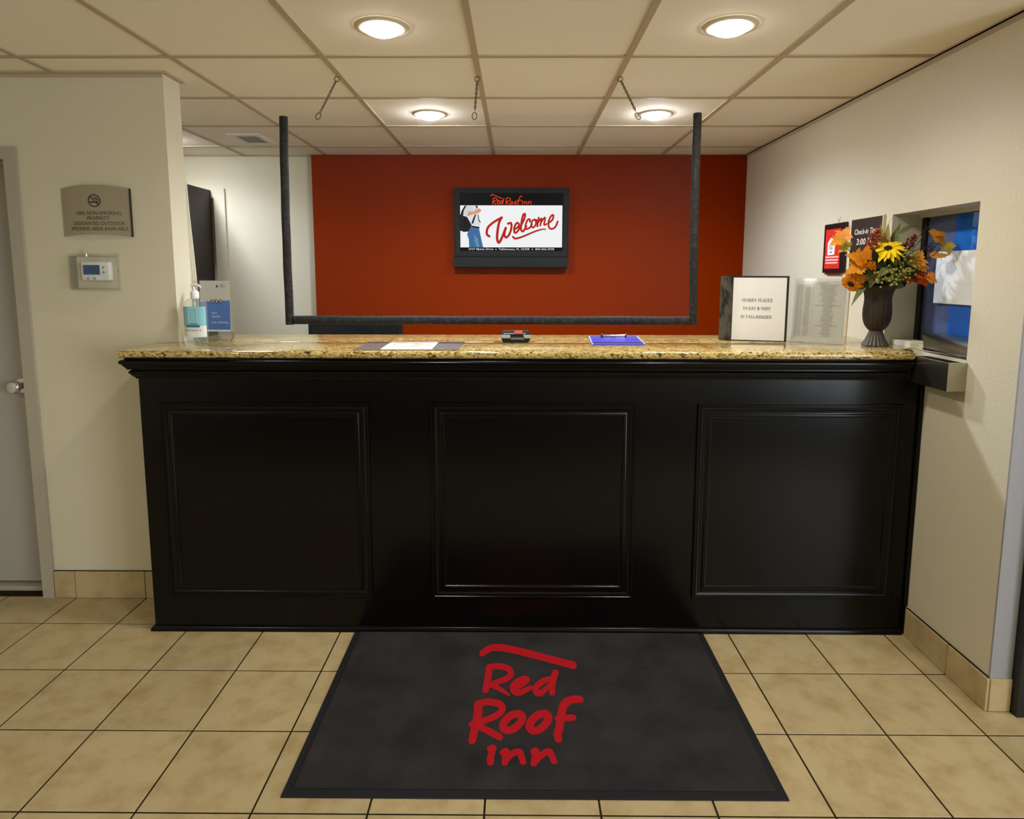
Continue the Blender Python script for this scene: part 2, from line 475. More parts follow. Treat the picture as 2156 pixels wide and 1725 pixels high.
M_darkdoor = mat('dark_brown_door', (38, 28, 26), 0.45, spec=0.3)
obj('door_leaf', box(-2.30, -2.258, 3.98, YBACK-.02, .01, 2.14, bevel=.002), M_darkdoor, d2)
d3 = struct('door_3', boxes((1.742, 1.84, 2.085, 2.155, 0, 2.16), (1.84, 2.78, 2.085, 2.155, 2.07, 2.16), (2.70, 2.78, 2.085, 2.155, 0, 2.07)), M_blackplas)
lf3 = obj('door_leaf', boxes((1.845, 1.93, 2.11, 2.15, .01, 2.065), (2.61, 2.695, 2.11, 2.15, .01, 2.065), (1.93, 2.61, 2.11, 2.15, .01, .26), (1.93, 2.61, 2.11, 2.15, 1.97, 2.065)), M_blackplas, d3)
obj('pane', box(1.93, 2.61, 2.125, 2.135, .26, 1.97), M_glass, lf3)
obj('door_pull', tube([(1.90, 2.11, .95), (1.90, 2.06, .96), (1.90, 2.06, 1.25), (1.90, 2.11, 1.26)], .011), M_steel, lf3, True)

# ------------------------------------------------------------------ pass-through window, papers, deal tray
win = struct('window_2', boxes((1.80, 1.83, WY1-.028, WY1, WZ0, WZ1-.012), (1.80, 1.83, WY0, WY0+.012, WZ0, WZ1-.012)), M_blackplas)
obj('sill', box(1.700, 1.80, 2.66, WY1-.002, WZ0+.001, WZ0+.026, bevel=.002), M_wall, win)
obj('head_trim', box(1.79, 1.83, WY0, WY1, WZ1-.014, WZ1), M_wall, win)
obj('pane', box(1.806, 1.811, WY0+.012, WY1-.028, WZ0+.012, WZ1-.014), M_glass, win)
M_blue = mat('blue_backing', (18, 108, 206), 0.6, spec=0.2)
M_blue_refl = mat('blue_painted_reflection', (84, 98, 140), 0.6, spec=0.2)  # the backing blue with a glass reflection mixed into its colour
bp = thing('blue_window_backing', (1.82, 2.65, WZ0), 'bright blue panel covering the inside of the pass-through window glass', 'panel')
obj('blue_sheet', box(1.814, 1.822, WY0+.005, 2.725, WZ0+.02, WZ1-.014), M_blue, bp)
obj('painted_reflection_sheet', box(1.814, 1.822, 2.725, WY1-.01, WZ0+.02, WZ1-.014), M_blue_refl, bp)  # greyer part: the recess side's reflection in the glass, painted as a sheet
M_marble = mat('veined_paper', (234, 238, 240), 0.6, spec=0.2, var=(14, (196, 198, 202), 0.55, 0.85))
pn = tag(obj('paper_notice', box(1.8035, 1.8058, 2.50, 2.812, 1.408, 1.626), M_marble), 'pale veined paper sheet taped onto the pass-through window glass', 'paper')

hood = thing('deal_tray_hood', (1.70, 2.6, 1.235), 'sloping brushed steel hood over the deal tray in the window opening', 'hood')
M_hood = mat('polished_steel_hood', (206, 202, 190), 0.22, metal=1.0)
bm = bmesh.new(); rows = []; n = 10
for k in range(n+1):
    t = k/n
    x = 1.669+.131*t; z0_ = 1.228+.054*(math.sin(PI/2*t)**.8); yl = 2.640+.232*t
    rows.append([bm.verts.new((x, 2.383, z0_+.006*t)), bm.verts.new((x, yl-.02, z0_)), bm.verts.new((x, yl, z0_-.012*(1-t)*t*4*.3)), bm.verts.new((x+.004, yl, z0_-.010)), bm.verts.new((x+.004, 2.383, z0_-.006))])
for a, b in zip(rows, rows[1:]):
    for q_ in range(5): bm.faces.new((a[q_], b[q_], b[(q_+1) % 5], a[(q_+1) % 5]))
bm.faces.new(rows[0]); bm.faces.new(rows[-1][::-1])
bmesh.ops.recalc_face_normals(bm, faces=bm.faces)
obj('sloping_plate', bm, M_hood, hood, True, 0.5)
bm = tube([(1.668, 2.642, 1.229), (1.668, 2.384, 1.226)], .003, 6); obj('lip', bm, M_chrome, hood)
tray = thing('deal_tray', (1.63, 2.55, 1.10), 'brushed steel deal tray sticking out of the right wall at the counter end', 'tray')
bm = bmesh.new()
bx(bm, 1.597, 1.600, 2.372, 2.600, 1.098, 1.203); bx(bm, 1.664, 1.667, 2.372, 2.600, 1.098, 1.203)
bx(bm, 1.600, 1.664, 2.372, 2.375, 1.098, 1.203); bx(bm, 1.600, 1.664, 2.597, 2.600, 1.098, 1.203); bx(bm, 1.600, 1.664, 2.375, 2.597, 1.098, 1.101)
obj('tray_box', bm, M_steel, tray)
bm = bmesh.new(); bx(bm, 1.6005, 1.6640, 2.3765, 2.3785, 1.105, 1.199); bx(bm, 1.6005, 1.6025, 2.3785, 2.596, 1.105, 1.199)
bx(bm, 1.6025, 1.664, 2.3785, 2.596, 1.1015, 1.106)
obj('tray_lining', bm, mat('dark_liner', (16, 16, 18), 0.5), tray)
obj('rim', tube([(1.598, 2.598, 1.204), (1.598, 2.373, 1.204), (1.665, 2.373, 1.204)], .0022, 6), M_chrome, tray)

# ------------------------------------------------------------------ reception counter
CF = 2.615; CL = -1.555; CRX = 1.590
counter = thing('reception_counter', (0, 2.75, 0), 'glossy black reception counter front with three framed panels', 'counter')
obj('front_board', boxes((CL, CRX, CF, CF+.03, 0.0, 1.19), (CRX, XR-.001, CF, CF+.03, 0, 1.094)), M_black, counter)
obj('side_board', box(CL, CL+.03, CF+.03, YL-.002, 0, 1.19), M_black, counter)
obj('top_board', boxes((CL+.03, CRX, CF+.03, YL-.002, 1.165, 1.189), (CORNER+.002, XR-.002, YL-.002, 3.27, 1.165, 1.189)), M_black, counter)
obj('rear_board', box(CORNER+.002, XR-.002, 3.23, 3.25, 0, 1.165), M_black, counter)
obj('corner_filler', box(XR-.018, XR-.001, CF-.012, CF, .13, 1.093, bevel=.003), M_black, counter)
def sweep(prof, path):
    bm = bmesh.new(); rings = []
    for (x, y, dx, dy) in path:
        rings.append([bm.verts.new((x+dx*o, y+dy*o, z)) for o, z in prof])
    for a, b in zip(rings, rings[1:]):
        for k in range(len(prof)-1): bm.faces.new((a[k], b[k], b[k+1], a[k+1]))
    bm.faces.new(rings[0]); bm.faces.new(rings[-1][::-1])
    bmesh.ops.recalc_face_normals(bm, faces=bm.faces)
    return bm
prof = [(-.004, 1.1895), (.032, 1.1895), (.034, 1.184), (.044, 1.181), (.049, 1.176), (.049, 1.170), (.044, 1.164), (.040, 1.163), (.039, 1.157), (.034, 1.153), (.033, 1.149), (.029, 1.146), (.029, 1.141), (.016, 1.138)]
prof2 = [(-.004, 1.138), (.016, 1.138), (.022, 1.135), (.025, 1.130), (.024, 1.124), (.019, 1.121), (.018, 1.116), (.013, 1.112), (.012, 1.108), (.007, 1.106), (.006, 1.101), (-.004, 1.099)]
path = [(CL, YL-.002, -1, 0), (CL, CF, -1, -1), (CRX, CF, 0, -1)]
obj('cornice_moulding', sweep(prof+[(-.004, 1.138)], path), M_black, counter, True, 0.5)
obj('lower_cornice_moulding', sweep(prof2, path), M_black, counter, True, 0.5)
q = [(-.004, 0.0)] + [(.014, 0.0), (.014, .008), (.0125, .014), (.009, .019), (.004, .022), (-.004, .0225)]
obj('base_moulding', sweep(q, [(CL, YL-.018, -1, 0), (CL, CF, -1, -1), (XR-.016, CF, 0, -1)]), M_black, counter, True, 0.5)
def ring_moulding(x0, x1, z0, z1, y, prof):
    bm = bmesh.new(); rings = []
    for d, h in prof:
        rings.append([bm.verts.new(p) for p in ((x0+d, y-h, z0+d), (x1-d, y-h, z0+d), (x1-d, y-h, z1-d), (x0+d, y-h, z1-d))])
    for a, b in zip(rings, rings[1:]):
        for k in range(4): bm.faces.new((a[k], a[(k+1) % 4], b[(k+1) % 4], b[k]))
    return bm
fp = [(0, -.002), (0, .010), (.003, .0125), (.008, .0125), (.010, .0095), (.013, .0095), (.016, .0115), (.020, .0105), (.026, .006), (.034, .005), (.040, .007), (.043, .010), (.049, .0105), (.052, .008), (.054, .004), (.058, .003), (.060, -.002)]
for x0, x1 in ((-1.475, -.610), (-.352, .494), (.748, 1.588)):
    obj('panel', box(x0+.05, x1-.05, CF-.0025, CF+.001, .157+.05, 1.0-.05), M_black, counter)
    obj('panel_moulding', ring_moulding(x0, x1, .157, 1.0, CF, fp), M_black, counter, True, 0.5)

def slab(pts, z0, z1, r=.011):
    bm = prism(pts, z0, z1)
    es = [e for e in bm.edges if abs(e.verts[0].co.z-e.verts[1].co.z) < 1e-6]
    bmesh.ops.bevel(bm, geom=es, offset=r, segments=4, affect='EDGES', profile=0.5)
    return bm
tag(obj('granite_countertop', slab([(-1.606, 2.565), (1.592, 2.565), (1.592, 2.70), (XR-.001, 2.70), (XR-.001, 2.942), (CORNER+.002, 2.942), (CORNER+.002, YL-.002), (-1.606, YL-.002)], 1.190, ZC), M_granite, None, True, 0.9),
    'polished yellow-brown granite worktop along the front of the black counter', 'countertop')
tag(obj('granite_countertop', slab([(CORNER+.002, 2.9445), (XR-.001, 2.9445), (XR-.001, 3.30), (CORNER+.002, 3.30)], 1.190, ZC, .004), M_granite, None, True, 0.9),
    'rear strip of yellow-brown granite worktop behind the joint under the clear shield', 'countertop')

# ------------------------------------------------------------------ floor mat with the logo
LOGO = [
    ('roof_line', [[(-0.1331, 2.4381, 0.0133, 0.0229), (-0.0585, 2.479, 0.0147, 0.0256), (0.2246, 2.3613, 0.0155, 0.0259)]]),
    ('letter_r', [[(-0.1025, 2.3442, 0.0129, 0.0213), (-0.1045, 2.2718, 0.0129, 0.0207), (-0.1097, 2.2054, 0.0122, 0.019)], [(-0.1025, 2.3442, 0.0124, 0.0206), (-0.0684, 2.3516, 0.0118, 0.0196), (-0.0338, 2.3398, 0.0124, 0.0205), (-0.0173, 2.3079, 0.0123, 0.02), (-0.0329, 2.2738, 0.0117, 0.0188), (-0.0819, 2.2442, 0.0103, 0.0164)], [(-0.0896, 2.2324, 0.0092, 0.0146), (-0.0604, 2.2134, 0.0091, 0.0143), (-0.0242, 2.1773, 0.0052, 0.008)]]),
    ('letter_e', [[(0.0026, 2.2204, 0.0102, 0.016), (0.0335, 2.2498, 0.0103, 0.0164), (0.0442, 2.2698, 0.0108, 0.0174), (0.0296, 2.273, 0.0108, 0.0174), (0.0026, 2.2515, 0.0114, 0.0181), (-0.0093, 2.2203, 0.0118, 0.0186), (-0.0015, 2.1937, 0.0113, 0.0176), (0.0187, 2.1926, 0.0109, 0.0169), (0.0576, 2.2208, 0.0082, 0.0128)]]),
    ('letter_d', [[(0.1379, 2.274, 0.0104, 0.0167), (0.1084, 2.2637, 0.0112, 0.0179), (0.079, 2.2275, 0.0119, 0.0187), (0.0752, 2.1956, 0.0113, 0.0176), (0.0931, 2.1895, 0.0109, 0.0169), (0.1276, 2.2343, 0.0082, 0.013)], [(0.154, 2.3129, 0.0123, 0.02), (0.1377, 2.2475, 0.012, 0.019), (0.1341, 2.1899, 0.0105, 0.0162)]]),
    ('letter_r', [[(-0.1318, 2.1267, 0.0147, 0.0222), (-0.1308, 2.0633, 0.0152, 0.0224), (-0.1365, 2.0032, 0.0139, 0.0199), (-0.1419, 1.9463, 0.0126, 0.0176)], [(-0.1318, 2.1267, 0.0137, 0.0207), (-0.1018, 2.1389, 0.0122, 0.0186), (-0.0622, 2.1303, 0.013, 0.0196), (-0.0451, 2.1052, 0.012, 0.018), (-0.0642, 2.0684, 0.0118, 0.0174), (-0.1341, 2.0247, 0.0116, 0.0168)], [(-0.1489, 2.0219, 0.0103, 0.0149), (-0.1336, 2.0166, 0.0112, 0.0161)], [(-0.1182, 2.0087, 0.0115, 0.0165), (-0.0876, 1.9878, 0.0114, 0.0162), (-0.0516, 1.9613, 0.0113, 0.0158)]]),
    ('letter_o', [[(0.0122, 2.0758, 0.0134, 0.0198), (-0.0146, 2.0699, 0.0138, 0.0203), (-0.0369, 2.0364, 0.0136, 0.0197), (-0.042, 2.0094, 0.0134, 0.0192), (-0.0287, 1.9936, 0.0126, 0.0179), (-0.0029, 2.0044, 0.0134, 0.0191), (0.0196, 2.0369, 0.0136, 0.0197), (0.0236, 2.0646, 0.0133, 0.0196), (0.0122, 2.0758, 0.0134, 0.0198)]]),
    ('letter_o', [[(0.1043, 2.0794, 0.0134, 0.0199), (0.0772, 2.0707, 0.0138, 0.0203), (0.0535, 2.0372, 0.0139, 0.0202), (0.0483, 2.0075, 0.0137, 0.0197), (0.0617, 1.9917, 0.0125, 0.0179), (0.0861, 2.0051, 0.0134, 0.0191), (0.1092, 2.0377, 0.0139, 0.0203), (0.1143, 2.0654, 0.0133, 0.0196), (0.1043, 2.0794, 0.0134, 0.0199)]]),
    ('letter_f', [[(0.2326, 2.1569, 0.0131, 0.02), (0.1986, 2.1523, 0.0139, 0.0212), (0.1719, 2.1234, 0.0145, 0.0218), (0.1578, 2.0658, 0.0141, 0.0208), (0.1489, 2.011, 0.0138, 0.0198), (0.1402, 1.9793, 0.0136, 0.0192), (0.1415, 1.9547, 0.0127, 0.0178)], [(0.1466, 2.0518, 0.0114, 0.0166), (0.1992, 2.0594, 0.0114, 0.0167)]]),
    ('letter_i', [[(-0.0815, 1.9092, 0.0103, 0.0141), (-0.0713, 1.9122, 0.0103, 0.0141), (-0.0778, 1.8785, 0.0114, 0.0153), (-0.0778, 1.8515, 0.0112, 0.0149)]]),
    ('letter_n', [[(-0.0396, 1.8922, 0.0102, 0.0139), (-0.0291, 1.899, 0.011, 0.0149), (-0.0298, 1.8742, 0.0115, 0.0155), (-0.0329, 1.851, 0.0104, 0.0138)], [(-0.0319, 1.8556, 0.0095, 0.0127), (-0.0096, 1.8886, 0.0102, 0.0138), (0.0133, 1.896, 0.0109, 0.0149), (0.0191, 1.8746, 0.0108, 0.0146), (0.0252, 1.8537, 0.01, 0.0134)]]),
    ('letter_n', [[(0.0581, 1.8978, 0.0102, 0.0139), (0.0663, 1.9012, 0.011, 0.015), (0.0638, 1.875, 0.0119, 0.016), (0.0578, 1.848, 0.0107, 0.0142)], [(0.0596, 1.8517, 0.0095, 0.0126), (0.0851, 1.8846, 0.0102, 0.0138), (0.1086, 1.8982, 0.0109, 0.0149), (0.1168, 1.8754, 0.0108, 0.0146), (0.122, 1.8569, 0.01, 0.0134)]]),
]
MX0, MX1, MY0, MY1 = -.690, .802, 1.717, 2.598
mt = thing('floor_mat', ((MX0+MX1)/2, (MY0+MY1)/2, 0), 'charcoal floor mat with a red hand-lettered logo in front of the counter', 'mat')
obj('rubber_border', box(MX0, MX1, MY0, MY1, 0.0003, .005, bevel=.0018), M_matedge, mt)
pile = obj('pile', box(MX0+.028, MX1-.028, MY0+.030, MY1-.004, .004, .0088, bevel=.002), M_mat, mt)
for nm, lines in LOGO:
    obj(nm, brush(lines, lambda x, y: (x, y, .0093)), M_logo, mt)

# ------------------------------------------------------------------ wall television
TY = 4.745
tv = thing('wall_television', (-.04, YRED-.05, 1.57), 'dark grey wall television showing a Welcome screen on the rust wall', 'television')
obj('cabinet', box(-.452, .377, TY, YRED, 1.578, 2.147, bevel=.006), M_tvcase, tv)
obj('speaker_bar', box(-.458, .378, TY-.012, TY+.03, 1.578, 1.648, bevel=.005), M_tvcase, tv)
obj('bezel', ring_moulding(-.452, .377, 1.652, 2.147, TY, [(0, -.004), (.003, .006), (.012, .009), (.038, .006), (.044, -.001)]), M_tvcase, tv, True, .5)
def emis(name, c, s=1.0):
    m = mat(name, (2, 2, 2), 0.4, spec=0.04, emit=(c, s)); return m
SX0, SX1, SZ0, SZ1 = -.406, .332, 1.698, 2.104
scr = obj('screen', box(SX0, SX1, TY-.002, TY+.004, SZ0, SZ1), emis('screen_black', (2, 2, 2)), tv)
kx = (SX1-SX0)/(1700-420); kz = (SZ1-SZ0)/(1010-288)
def TVP(d): return lambda x, y: (SX0+(x-420)*kx, TY-.0022-d, SZ1-(y-288)*kz)
def P(name, pts, c, d, s=1.0): return obj(name, poly(pts, TVP(d)), emis('scr_'+name, c, s), scr)
P('white_field', [(420, 437), (1697, 437), (1697, 968), (420, 968)], (236, 236, 238), .0003)
P('picture_backpack', [(420, 560), (440, 500), (478, 440), (498, 440), (462, 520), (457, 572), (512, 582), (572, 640), (562, 700), (522, 768), (462, 772), (420, 755)], (26, 26, 28), .0006)
P('picture_shirt', [(498, 440), (636, 440), (655, 560), (668, 650), (665, 702), (565, 690), (505, 580), (458, 570), (462, 520)], (214, 216, 220), .0009)
P('picture_arm', [(498, 548), (520, 510), (590, 514), (618, 490), (660, 474), (685, 496), (670, 526), (612, 540), (516, 572)], (214, 150, 112), .0012)
P('picture_sleeve', [(500, 442), (560, 446), (588, 500), (526, 512), (500, 565), (460, 560), (466, 500)], (204, 206, 212), .0014)
P('picture_strap', [(606, 548), (620, 548), (598, 620), (580, 672), (560, 660), (578, 610)], (30, 30, 32), .0015)
P('picture_strap_thin', [(640, 548), (650, 556), (655, 610), (678, 650), (670, 658), (646, 620)], (34, 34, 36), .0015)
P('picture_collar_strap', [(612, 440), (634, 440), (642, 470), (626, 476)], (30, 30, 32), .0015)
P('picture_jeans', [(556, 706), (655, 726), (650, 800), (682, 880), (705, 968), (628, 968), (600, 900), (588, 968), (530, 968), (528, 870), (504, 800), (522, 766)], (62, 104, 150), .0012)
P('picture_jeans_shade', [(590, 800), (640, 860), (660, 968), (628, 968), (600, 900)], (92, 136, 178), .0014)
P('picture_belt', [(566, 692), (662, 708), (660, 728), (560, 712)], (40, 30, 26), .0015)
RED_S = (176, 30, 10)
def W_(l, r): return [(x, y, r) for x, y in l]
welcome = [
    W_([(785, 828), (752, 798), (765, 720), (830, 655), (935, 592)], 15),
    W_([(940, 590), (908, 650), (888, 760), (882, 860), (905, 908), (945, 838), (990, 722)], 16),
    W_([(990, 722), (974, 800), (990, 842), (1030, 812), (1060, 726), (1056, 660), (1018, 668)], 14),
    W_([(1100, 742), (1150, 702), (1152, 666), (1124, 662), (1097, 720), (1102, 782), (1140, 762), (1182, 690)], 13),
    W_([(1182, 690), (1224, 602), (1230, 545), (1206, 562), (1187, 650), (1182, 740), (1208, 765), (1248, 700)], 13),
    W_([(1292, 642), (1290, 612), (1262, 622), (1238, 690), (1246, 736), (1290, 718), (1318, 676)], 12),
    W_([(1350, 616), (1322, 632), (1310, 690), (1330, 716), (1360, 690), (1370, 642), (1350, 616), (1392, 630)], 12),
    W_([(1402, 592), (1386, 702)], 12), W_([(1390, 664), (1432, 602), (1437, 622), (1422, 692)], 11),
    W_([(1426, 662), (1474, 592), (1482, 612), (1470, 680), (1500, 672)], 11),
    W_([(1520, 662), (1572, 620), (1585, 562), (1556, 572), (1526, 640), (1530, 708), (1562, 735), (1610, 710), (1640, 640)], 12)]
obj('welcome_lettering', brush(welcome, TVP(.0008)), emis('screen_red', RED_S), scr)
obj('welcome_underline', brush([[(1080, 832, 12), (1110, 856, 13), (1200, 832, 12), (1340, 772, 11), (1430, 742, 10), (1484, 734, 6)], [(1484, 734, 7), (1486, 750, 5)]], TVP(.0008)), emis('screen_red', RED_S), scr)
name_s = [W_([(802, 320), (830, 304), (940, 350)], 5.2), W_([(836, 346), (824, 424)], 5.2), W_([(836, 346), (874, 348), (874, 374), (836, 388), (868, 426)], 5.2),
    W_([(888, 398), (910, 382), (900, 372), (886, 396), (892, 420), (918, 414)], 5.2), W_([(944, 376), (922, 395), (922, 418), (942, 408), (966, 352), (950, 422)], 5.2),
    W_([(1000, 346), (990, 426)], 5.2), W_([(1000, 346), (1040, 346), (1044, 374), (1000, 394), (1042, 428)], 5.2),
    W_([(1065, 386), (1050, 405), (1062, 424), (1080, 405), (1065, 386)], 5.2), W_([(1112, 386), (1096, 405), (1108, 424), (1126, 405), (1112, 386)], 5.2),
    W_([(1194, 324), (1166, 332), (1150, 380), (1144, 430)], 5.2), W_([(1130, 376), (1180, 372)], 5.2),
    W_([(1196, 378), (1195, 420)], 5.2), W_([(1222, 390), (1220, 420)], 5.2), W_([(1222, 402), (1242, 390), (1252, 420)], 5.2),
    W_([(1272, 390), (1270, 420)], 5.2), W_([(1272, 402), (1292, 388), (1306, 420)], 5.2), W_([(1316, 388), (1318, 390)], 3)]
obj('name_lettering', brush(name_s, TVP(.0008)), emis('screen_orange', (214, 58, 14)), scr)
def TVT(s, x0, x1, yb, h):
    f = TVP(.0008)
    g = lambda x, y: f((x0+x1)/2+x, yb-y)
    obj('address_lettering', text_bm(s, x1-x0, g, height=h, bold=.004), emis('screen_white', (225, 225, 225)), scr)
TVT('6737 Mahan Drive', 524, 836, 1002, 25); TVT('Tallahassee, FL 32308', 898, 1288, 1002, 25); TVT('850-656-2938', 1362, 1598, 1002, 25)
for cx in (868, 1325):
    obj('address_dot', brush([[(cx-2, 993, 6), (cx+2, 993, 6)]], TVP(.0008)), emis('screen_white', (225, 225, 225)), scr)

# ------------------------------------------------------------------ hanging shield
PY = 2.945
sh = thing('hanging_shield', (-.12, PY, 1.30), 'clear acrylic sneeze shield edged with black foam tube, hung over the counter', 'shield')
obj('acrylic_sheet', box(-1.02, .792, PY-.0025, PY+.0025, 1.325, 2.228), M_acryl, sh)
def foam(pts, r): return tube(pts, r, 16)
def bend(p, q, dx, n=14):
    return [Vector(p).lerp(Vector(q), k/n)+Vector((math.sin(PI*k/n)*dx+0.0007*math.sin(k*1.7), 0, 0)) for k in range(n+1)]
e1 = obj('foam_edge', foam(bend((-1.028, PY, 2.216), (-1.036, PY, 1.298), -.004), .0185), M_foam, sh, True)
e2 = obj('foam_edge', foam(bend((.793, PY, 2.230), (.806, PY, 1.300), -.003), .0185), M_foam, sh, True)
e3 = obj('foam_edge', foam([(-1.014+k*(1.802)/12, PY, 1.319+.001*math.sin(k*2.1)) for k in range(13)], .0195), M_foam, sh, True)
def chain(x0, x1, label):
    a = Vector((x0, PY, HC-.012)); b = Vector((x1, PY-.004, 2.212))
    t = thing('hanging_chain', (x0, PY, HC), label, 'chain', 'chains holding the shield')
    d = (b-a); L = d.length; dn = d.normalized()
    bm = bmesh.new(); torus(bm, a+dn*.004, .011, .0022, (0, 1, 0), 16, 6)
    obj('ceiling_hook', bm, M_chain, t, True)
    bm = bmesh.new(); n = int((L-.036)/.0095)
    for k in range(n):
        nrm = (0, 1, 0) if k % 2 else dn.cross(Vector((0, 1, 0)))
        torus(bm, a+dn*(.017+k*.0095), .0042, .0017, nrm, 10, 4, sx=1.9, xdir=dn)
    obj('links', bm, M_chain, t, True)
    bm = bmesh.new(); torus(bm, b-dn*.006, .0100, .0024, (0, 1, 0), 16, 6, sx=1.5, xdir=dn)
    obj('hook_ring', bm, M_chain, t, True)
chain(-.785, -.876, 'thin steel chain slanting to the left end of the clear shield')
chain(-.172, -.186, 'thin steel chain hanging almost straight at the middle of the shield')
chain(.449, .536, 'thin steel chain slanting right, near the rear right ceiling light')

# ------------------------------------------------------------------ ceiling lamps and vent
def downlight(x, y, energy, col, label, lens=None):
    t = thing('recessed_downlight', (x, y, HC), label, 'ceiling light', 'recessed ceiling lights')
    z = HC+.002
    bm = bmesh.new(); prof = [(.062, -.001), (.068, -.007), (.080, -.009), (.094, -.006), (.098, -.001)]
    rings = [[bm.verts.new((x+r*math.cos(2*PI*k/40), y+r*math.sin(2*PI*k/40), z+dz)) for k in range(40)] for r, dz in prof]
    for a, b in zip(rings, rings[1:]):
        for k in range(40): bm.faces.new((a[k], a[(k+1) % 40], b[(k+1) % 40], b[k]))
    obj('trim_ring', bm, M_trim, t, True, 2)
    obj('lens', lathe([(.066, -.001), (.064, -.010), (.056, -.020), (.040, -.027), (.020, -.031), (.004, -.032)], (x, y, z), 32), M_bulb_back if y > 3 else M_bulb, t, True, 2)
    l = bpy.data.lights.new('downlight_beam', 'SPOT'); l.energy = energy; l.color = col
    l.spot_size = math.radians(166); l.spot_blend = 0.70; l.shadow_soft_size = 0.055
    o = bpy.data.objects.new('downlight_beam', l); COL.objects.link(o); o.location = (x, y, z-.036); o.parent = t
    o.matrix_parent_inverse = Matrix.Translation(-Vector(t.location))
downlight(-.474, 2.390, LAMP_FRONT, LAMP_COL, 'round recessed ceiling light in front of the shield, on the left')
downlight(.745, 2.385, LAMP_FRONT, LAMP_COL, 'round recessed ceiling light in front of the shield, on the right')
downlight(-.471, 3.628, LAMP_BACK, LAMP_COL_BACK, 'round recessed ceiling light behind the shield, on the left')
downlight(.750, 3.629, LAMP_BACK, LAMP_COL_BACK, 'round recessed ceiling light behind the shield, on the right')
downlight(-2.33, 4.27, LAMP_SIDE, LAMP_COL_BACK, 'round recessed ceiling light beyond the left wall end, by the dark door')
downlight(-2.30, .10, LAMP_LOBBY_FILL, LAMP_COL, 'round ceiling light added out of view in the lobby for fill, on the left')  # this lamp and the next are added out of view to brighten the front
downlight(1.96, .10, LAMP_LOBBY_FILL, LAMP_COL, 'round ceiling light added out of view in the lobby for fill, on the right')
vt = thing('ceiling_vent', (-1.70, 4.27, HC), 'small square ceiling air vent with grey grille by the back wall', 'vent')
obj('vent_frame', boxes((-1.80, -1.765, 4.115, 4.42, HC-.007, HC+.002), (-1.632, -1.597, 4.115, 4.42, HC-.007, HC+.002), (-1.765, -1.632, 4.115, 4.17, HC-.007, HC+.002), (-1.765, -1.632, 4.385, 4.42, HC-.007, HC+.002)), mat('vent_white', (225, 220, 206), 0.5), vt)
obj('vent_backing', box(-1.765, -1.632, 4.17, 4.385, HC-.001, HC+.002), mat('vent_grey', (104, 102, 98), 0.7), vt)
for k in range(9):
    obj('slat', box(-1.765, -1.632, 4.176+k*.0235, 4.186+k*.0235, HC-.005, HC-.001), mat('vent_slat', (150, 146, 138), 0.6), vt)

# ------------------------------------------------------------------ no-smoking sign (curved metal plate)
SGX0, SGX1 = -2.004, -1.702
sg = thing('wall_sign', (-1.853, YL, 1.69), 'curved silver no-smoking sign on the cream wall beside the grey door', 'sign')
def bow(x, z, d=0.0):
    t = (x-SGX0)/(SGX1-SGX0)*2-1
    return Vector((x, YL-.006-.016*(1-t*t)-d, z))
bm = bmesh.new(); n = 24; rings = []
for k in range(n+1):
    x = SGX0+(SGX1-SGX0)*k/n; t = 2*k/n-1
    zt = 1.914-.014*t*t; zb = 1.704-.013*t*t
    rings.append([bm.verts.new(bow(x, zb)), bm.verts.new(bow(x, zt)), bm.verts.new(bow(x, zt, -.005)), bm.verts.new(bow(x, zb, -.005))])
for a, b in zip(rings, rings[1:]):
    for k in range(4): bm.faces.new((a[k], b[k], b[(k+1) % 4], a[(k+1) % 4]))
bm.faces.new(rings[0]); bm.faces.new(rings[-1][::-1])
plate = obj('plate', bm, mat('silver_sign_plate', (168, 158, 138), 0.42, metal=0.55), sg, True, 0.8)
obj('edge_strip', box(SGX1-.0005, SGX1+.0018, YL-.012, YL, 1.690, 1.899), M_ink, sg)
for k, (s, wd, z) in enumerate((('100% NON-SMOKING', .196, 1.785), ('PROPERTY', .098, 1.763), ('DESIGNATED OUTDOOR', .224, 1.7405), ('SMOKING AREA AVAILABLE', .250, 1.7175))):
    bm = text_bm(s, wd, lambda x, y, z=z: bow(-1.838+x-.001*k, z+y, .0012), height=.0165)
    obj('lettering', bm, M_brownink, sg)
icon = bmesh.new()
bm = bmesh.new()
C0 = (-1.851, 1.846)
for k in range(40):
    a, b = 2*PI*k/40, 2*PI*(k+1)/40
    bm.faces.new([bm.verts.new(bow(C0[0]+r*math.cos(t), C0[1]+r*math.sin(t), .0014)) for r, t in ((.0275, a), (.0275, b), (.0235, b), (.0235, a))])
obj('prohibition_ring', bm, M_ink, sg)
obj('prohibition_bar', brush([[(C0[0]-.0175, C0[1]+.0175, .0018), (C0[0]+.0175, C0[1]-.0175, .0018)]], lambda x, y: bow(x, y, .0018)), M_ink, sg)
obj('cigarette_symbol', brush([[(C0[0]-.017, C0[1]-.006, .0026), (C0[0]+.006, C0[1]-.006, .0026)], [(C0[0]+.011, C0[1]-.006, .0026), (C0[0]+.015, C0[1]-.006, .0026)]], lambda x, y: bow(x, y, .0014)), M_ink, sg)
obj('smoke_symbol', brush([[(C0[0]+.014, C0[1]-.001, .0016), (C0[0]+.012, C0[1]+.005, .002), (C0[0]+.002, C0[1]+.009, .0022), (C0[0]-.001, C0[1]+.016, .0016)], [(C0[0]+.017, C0[1]+.002, .0014), (C0[0]+.012, C0[1]+.010, .002), (C0[0]+.006, C0[1]+.016, .0016)]], lambda x, y: bow(x, y, .0016)), M_brownink, sg)

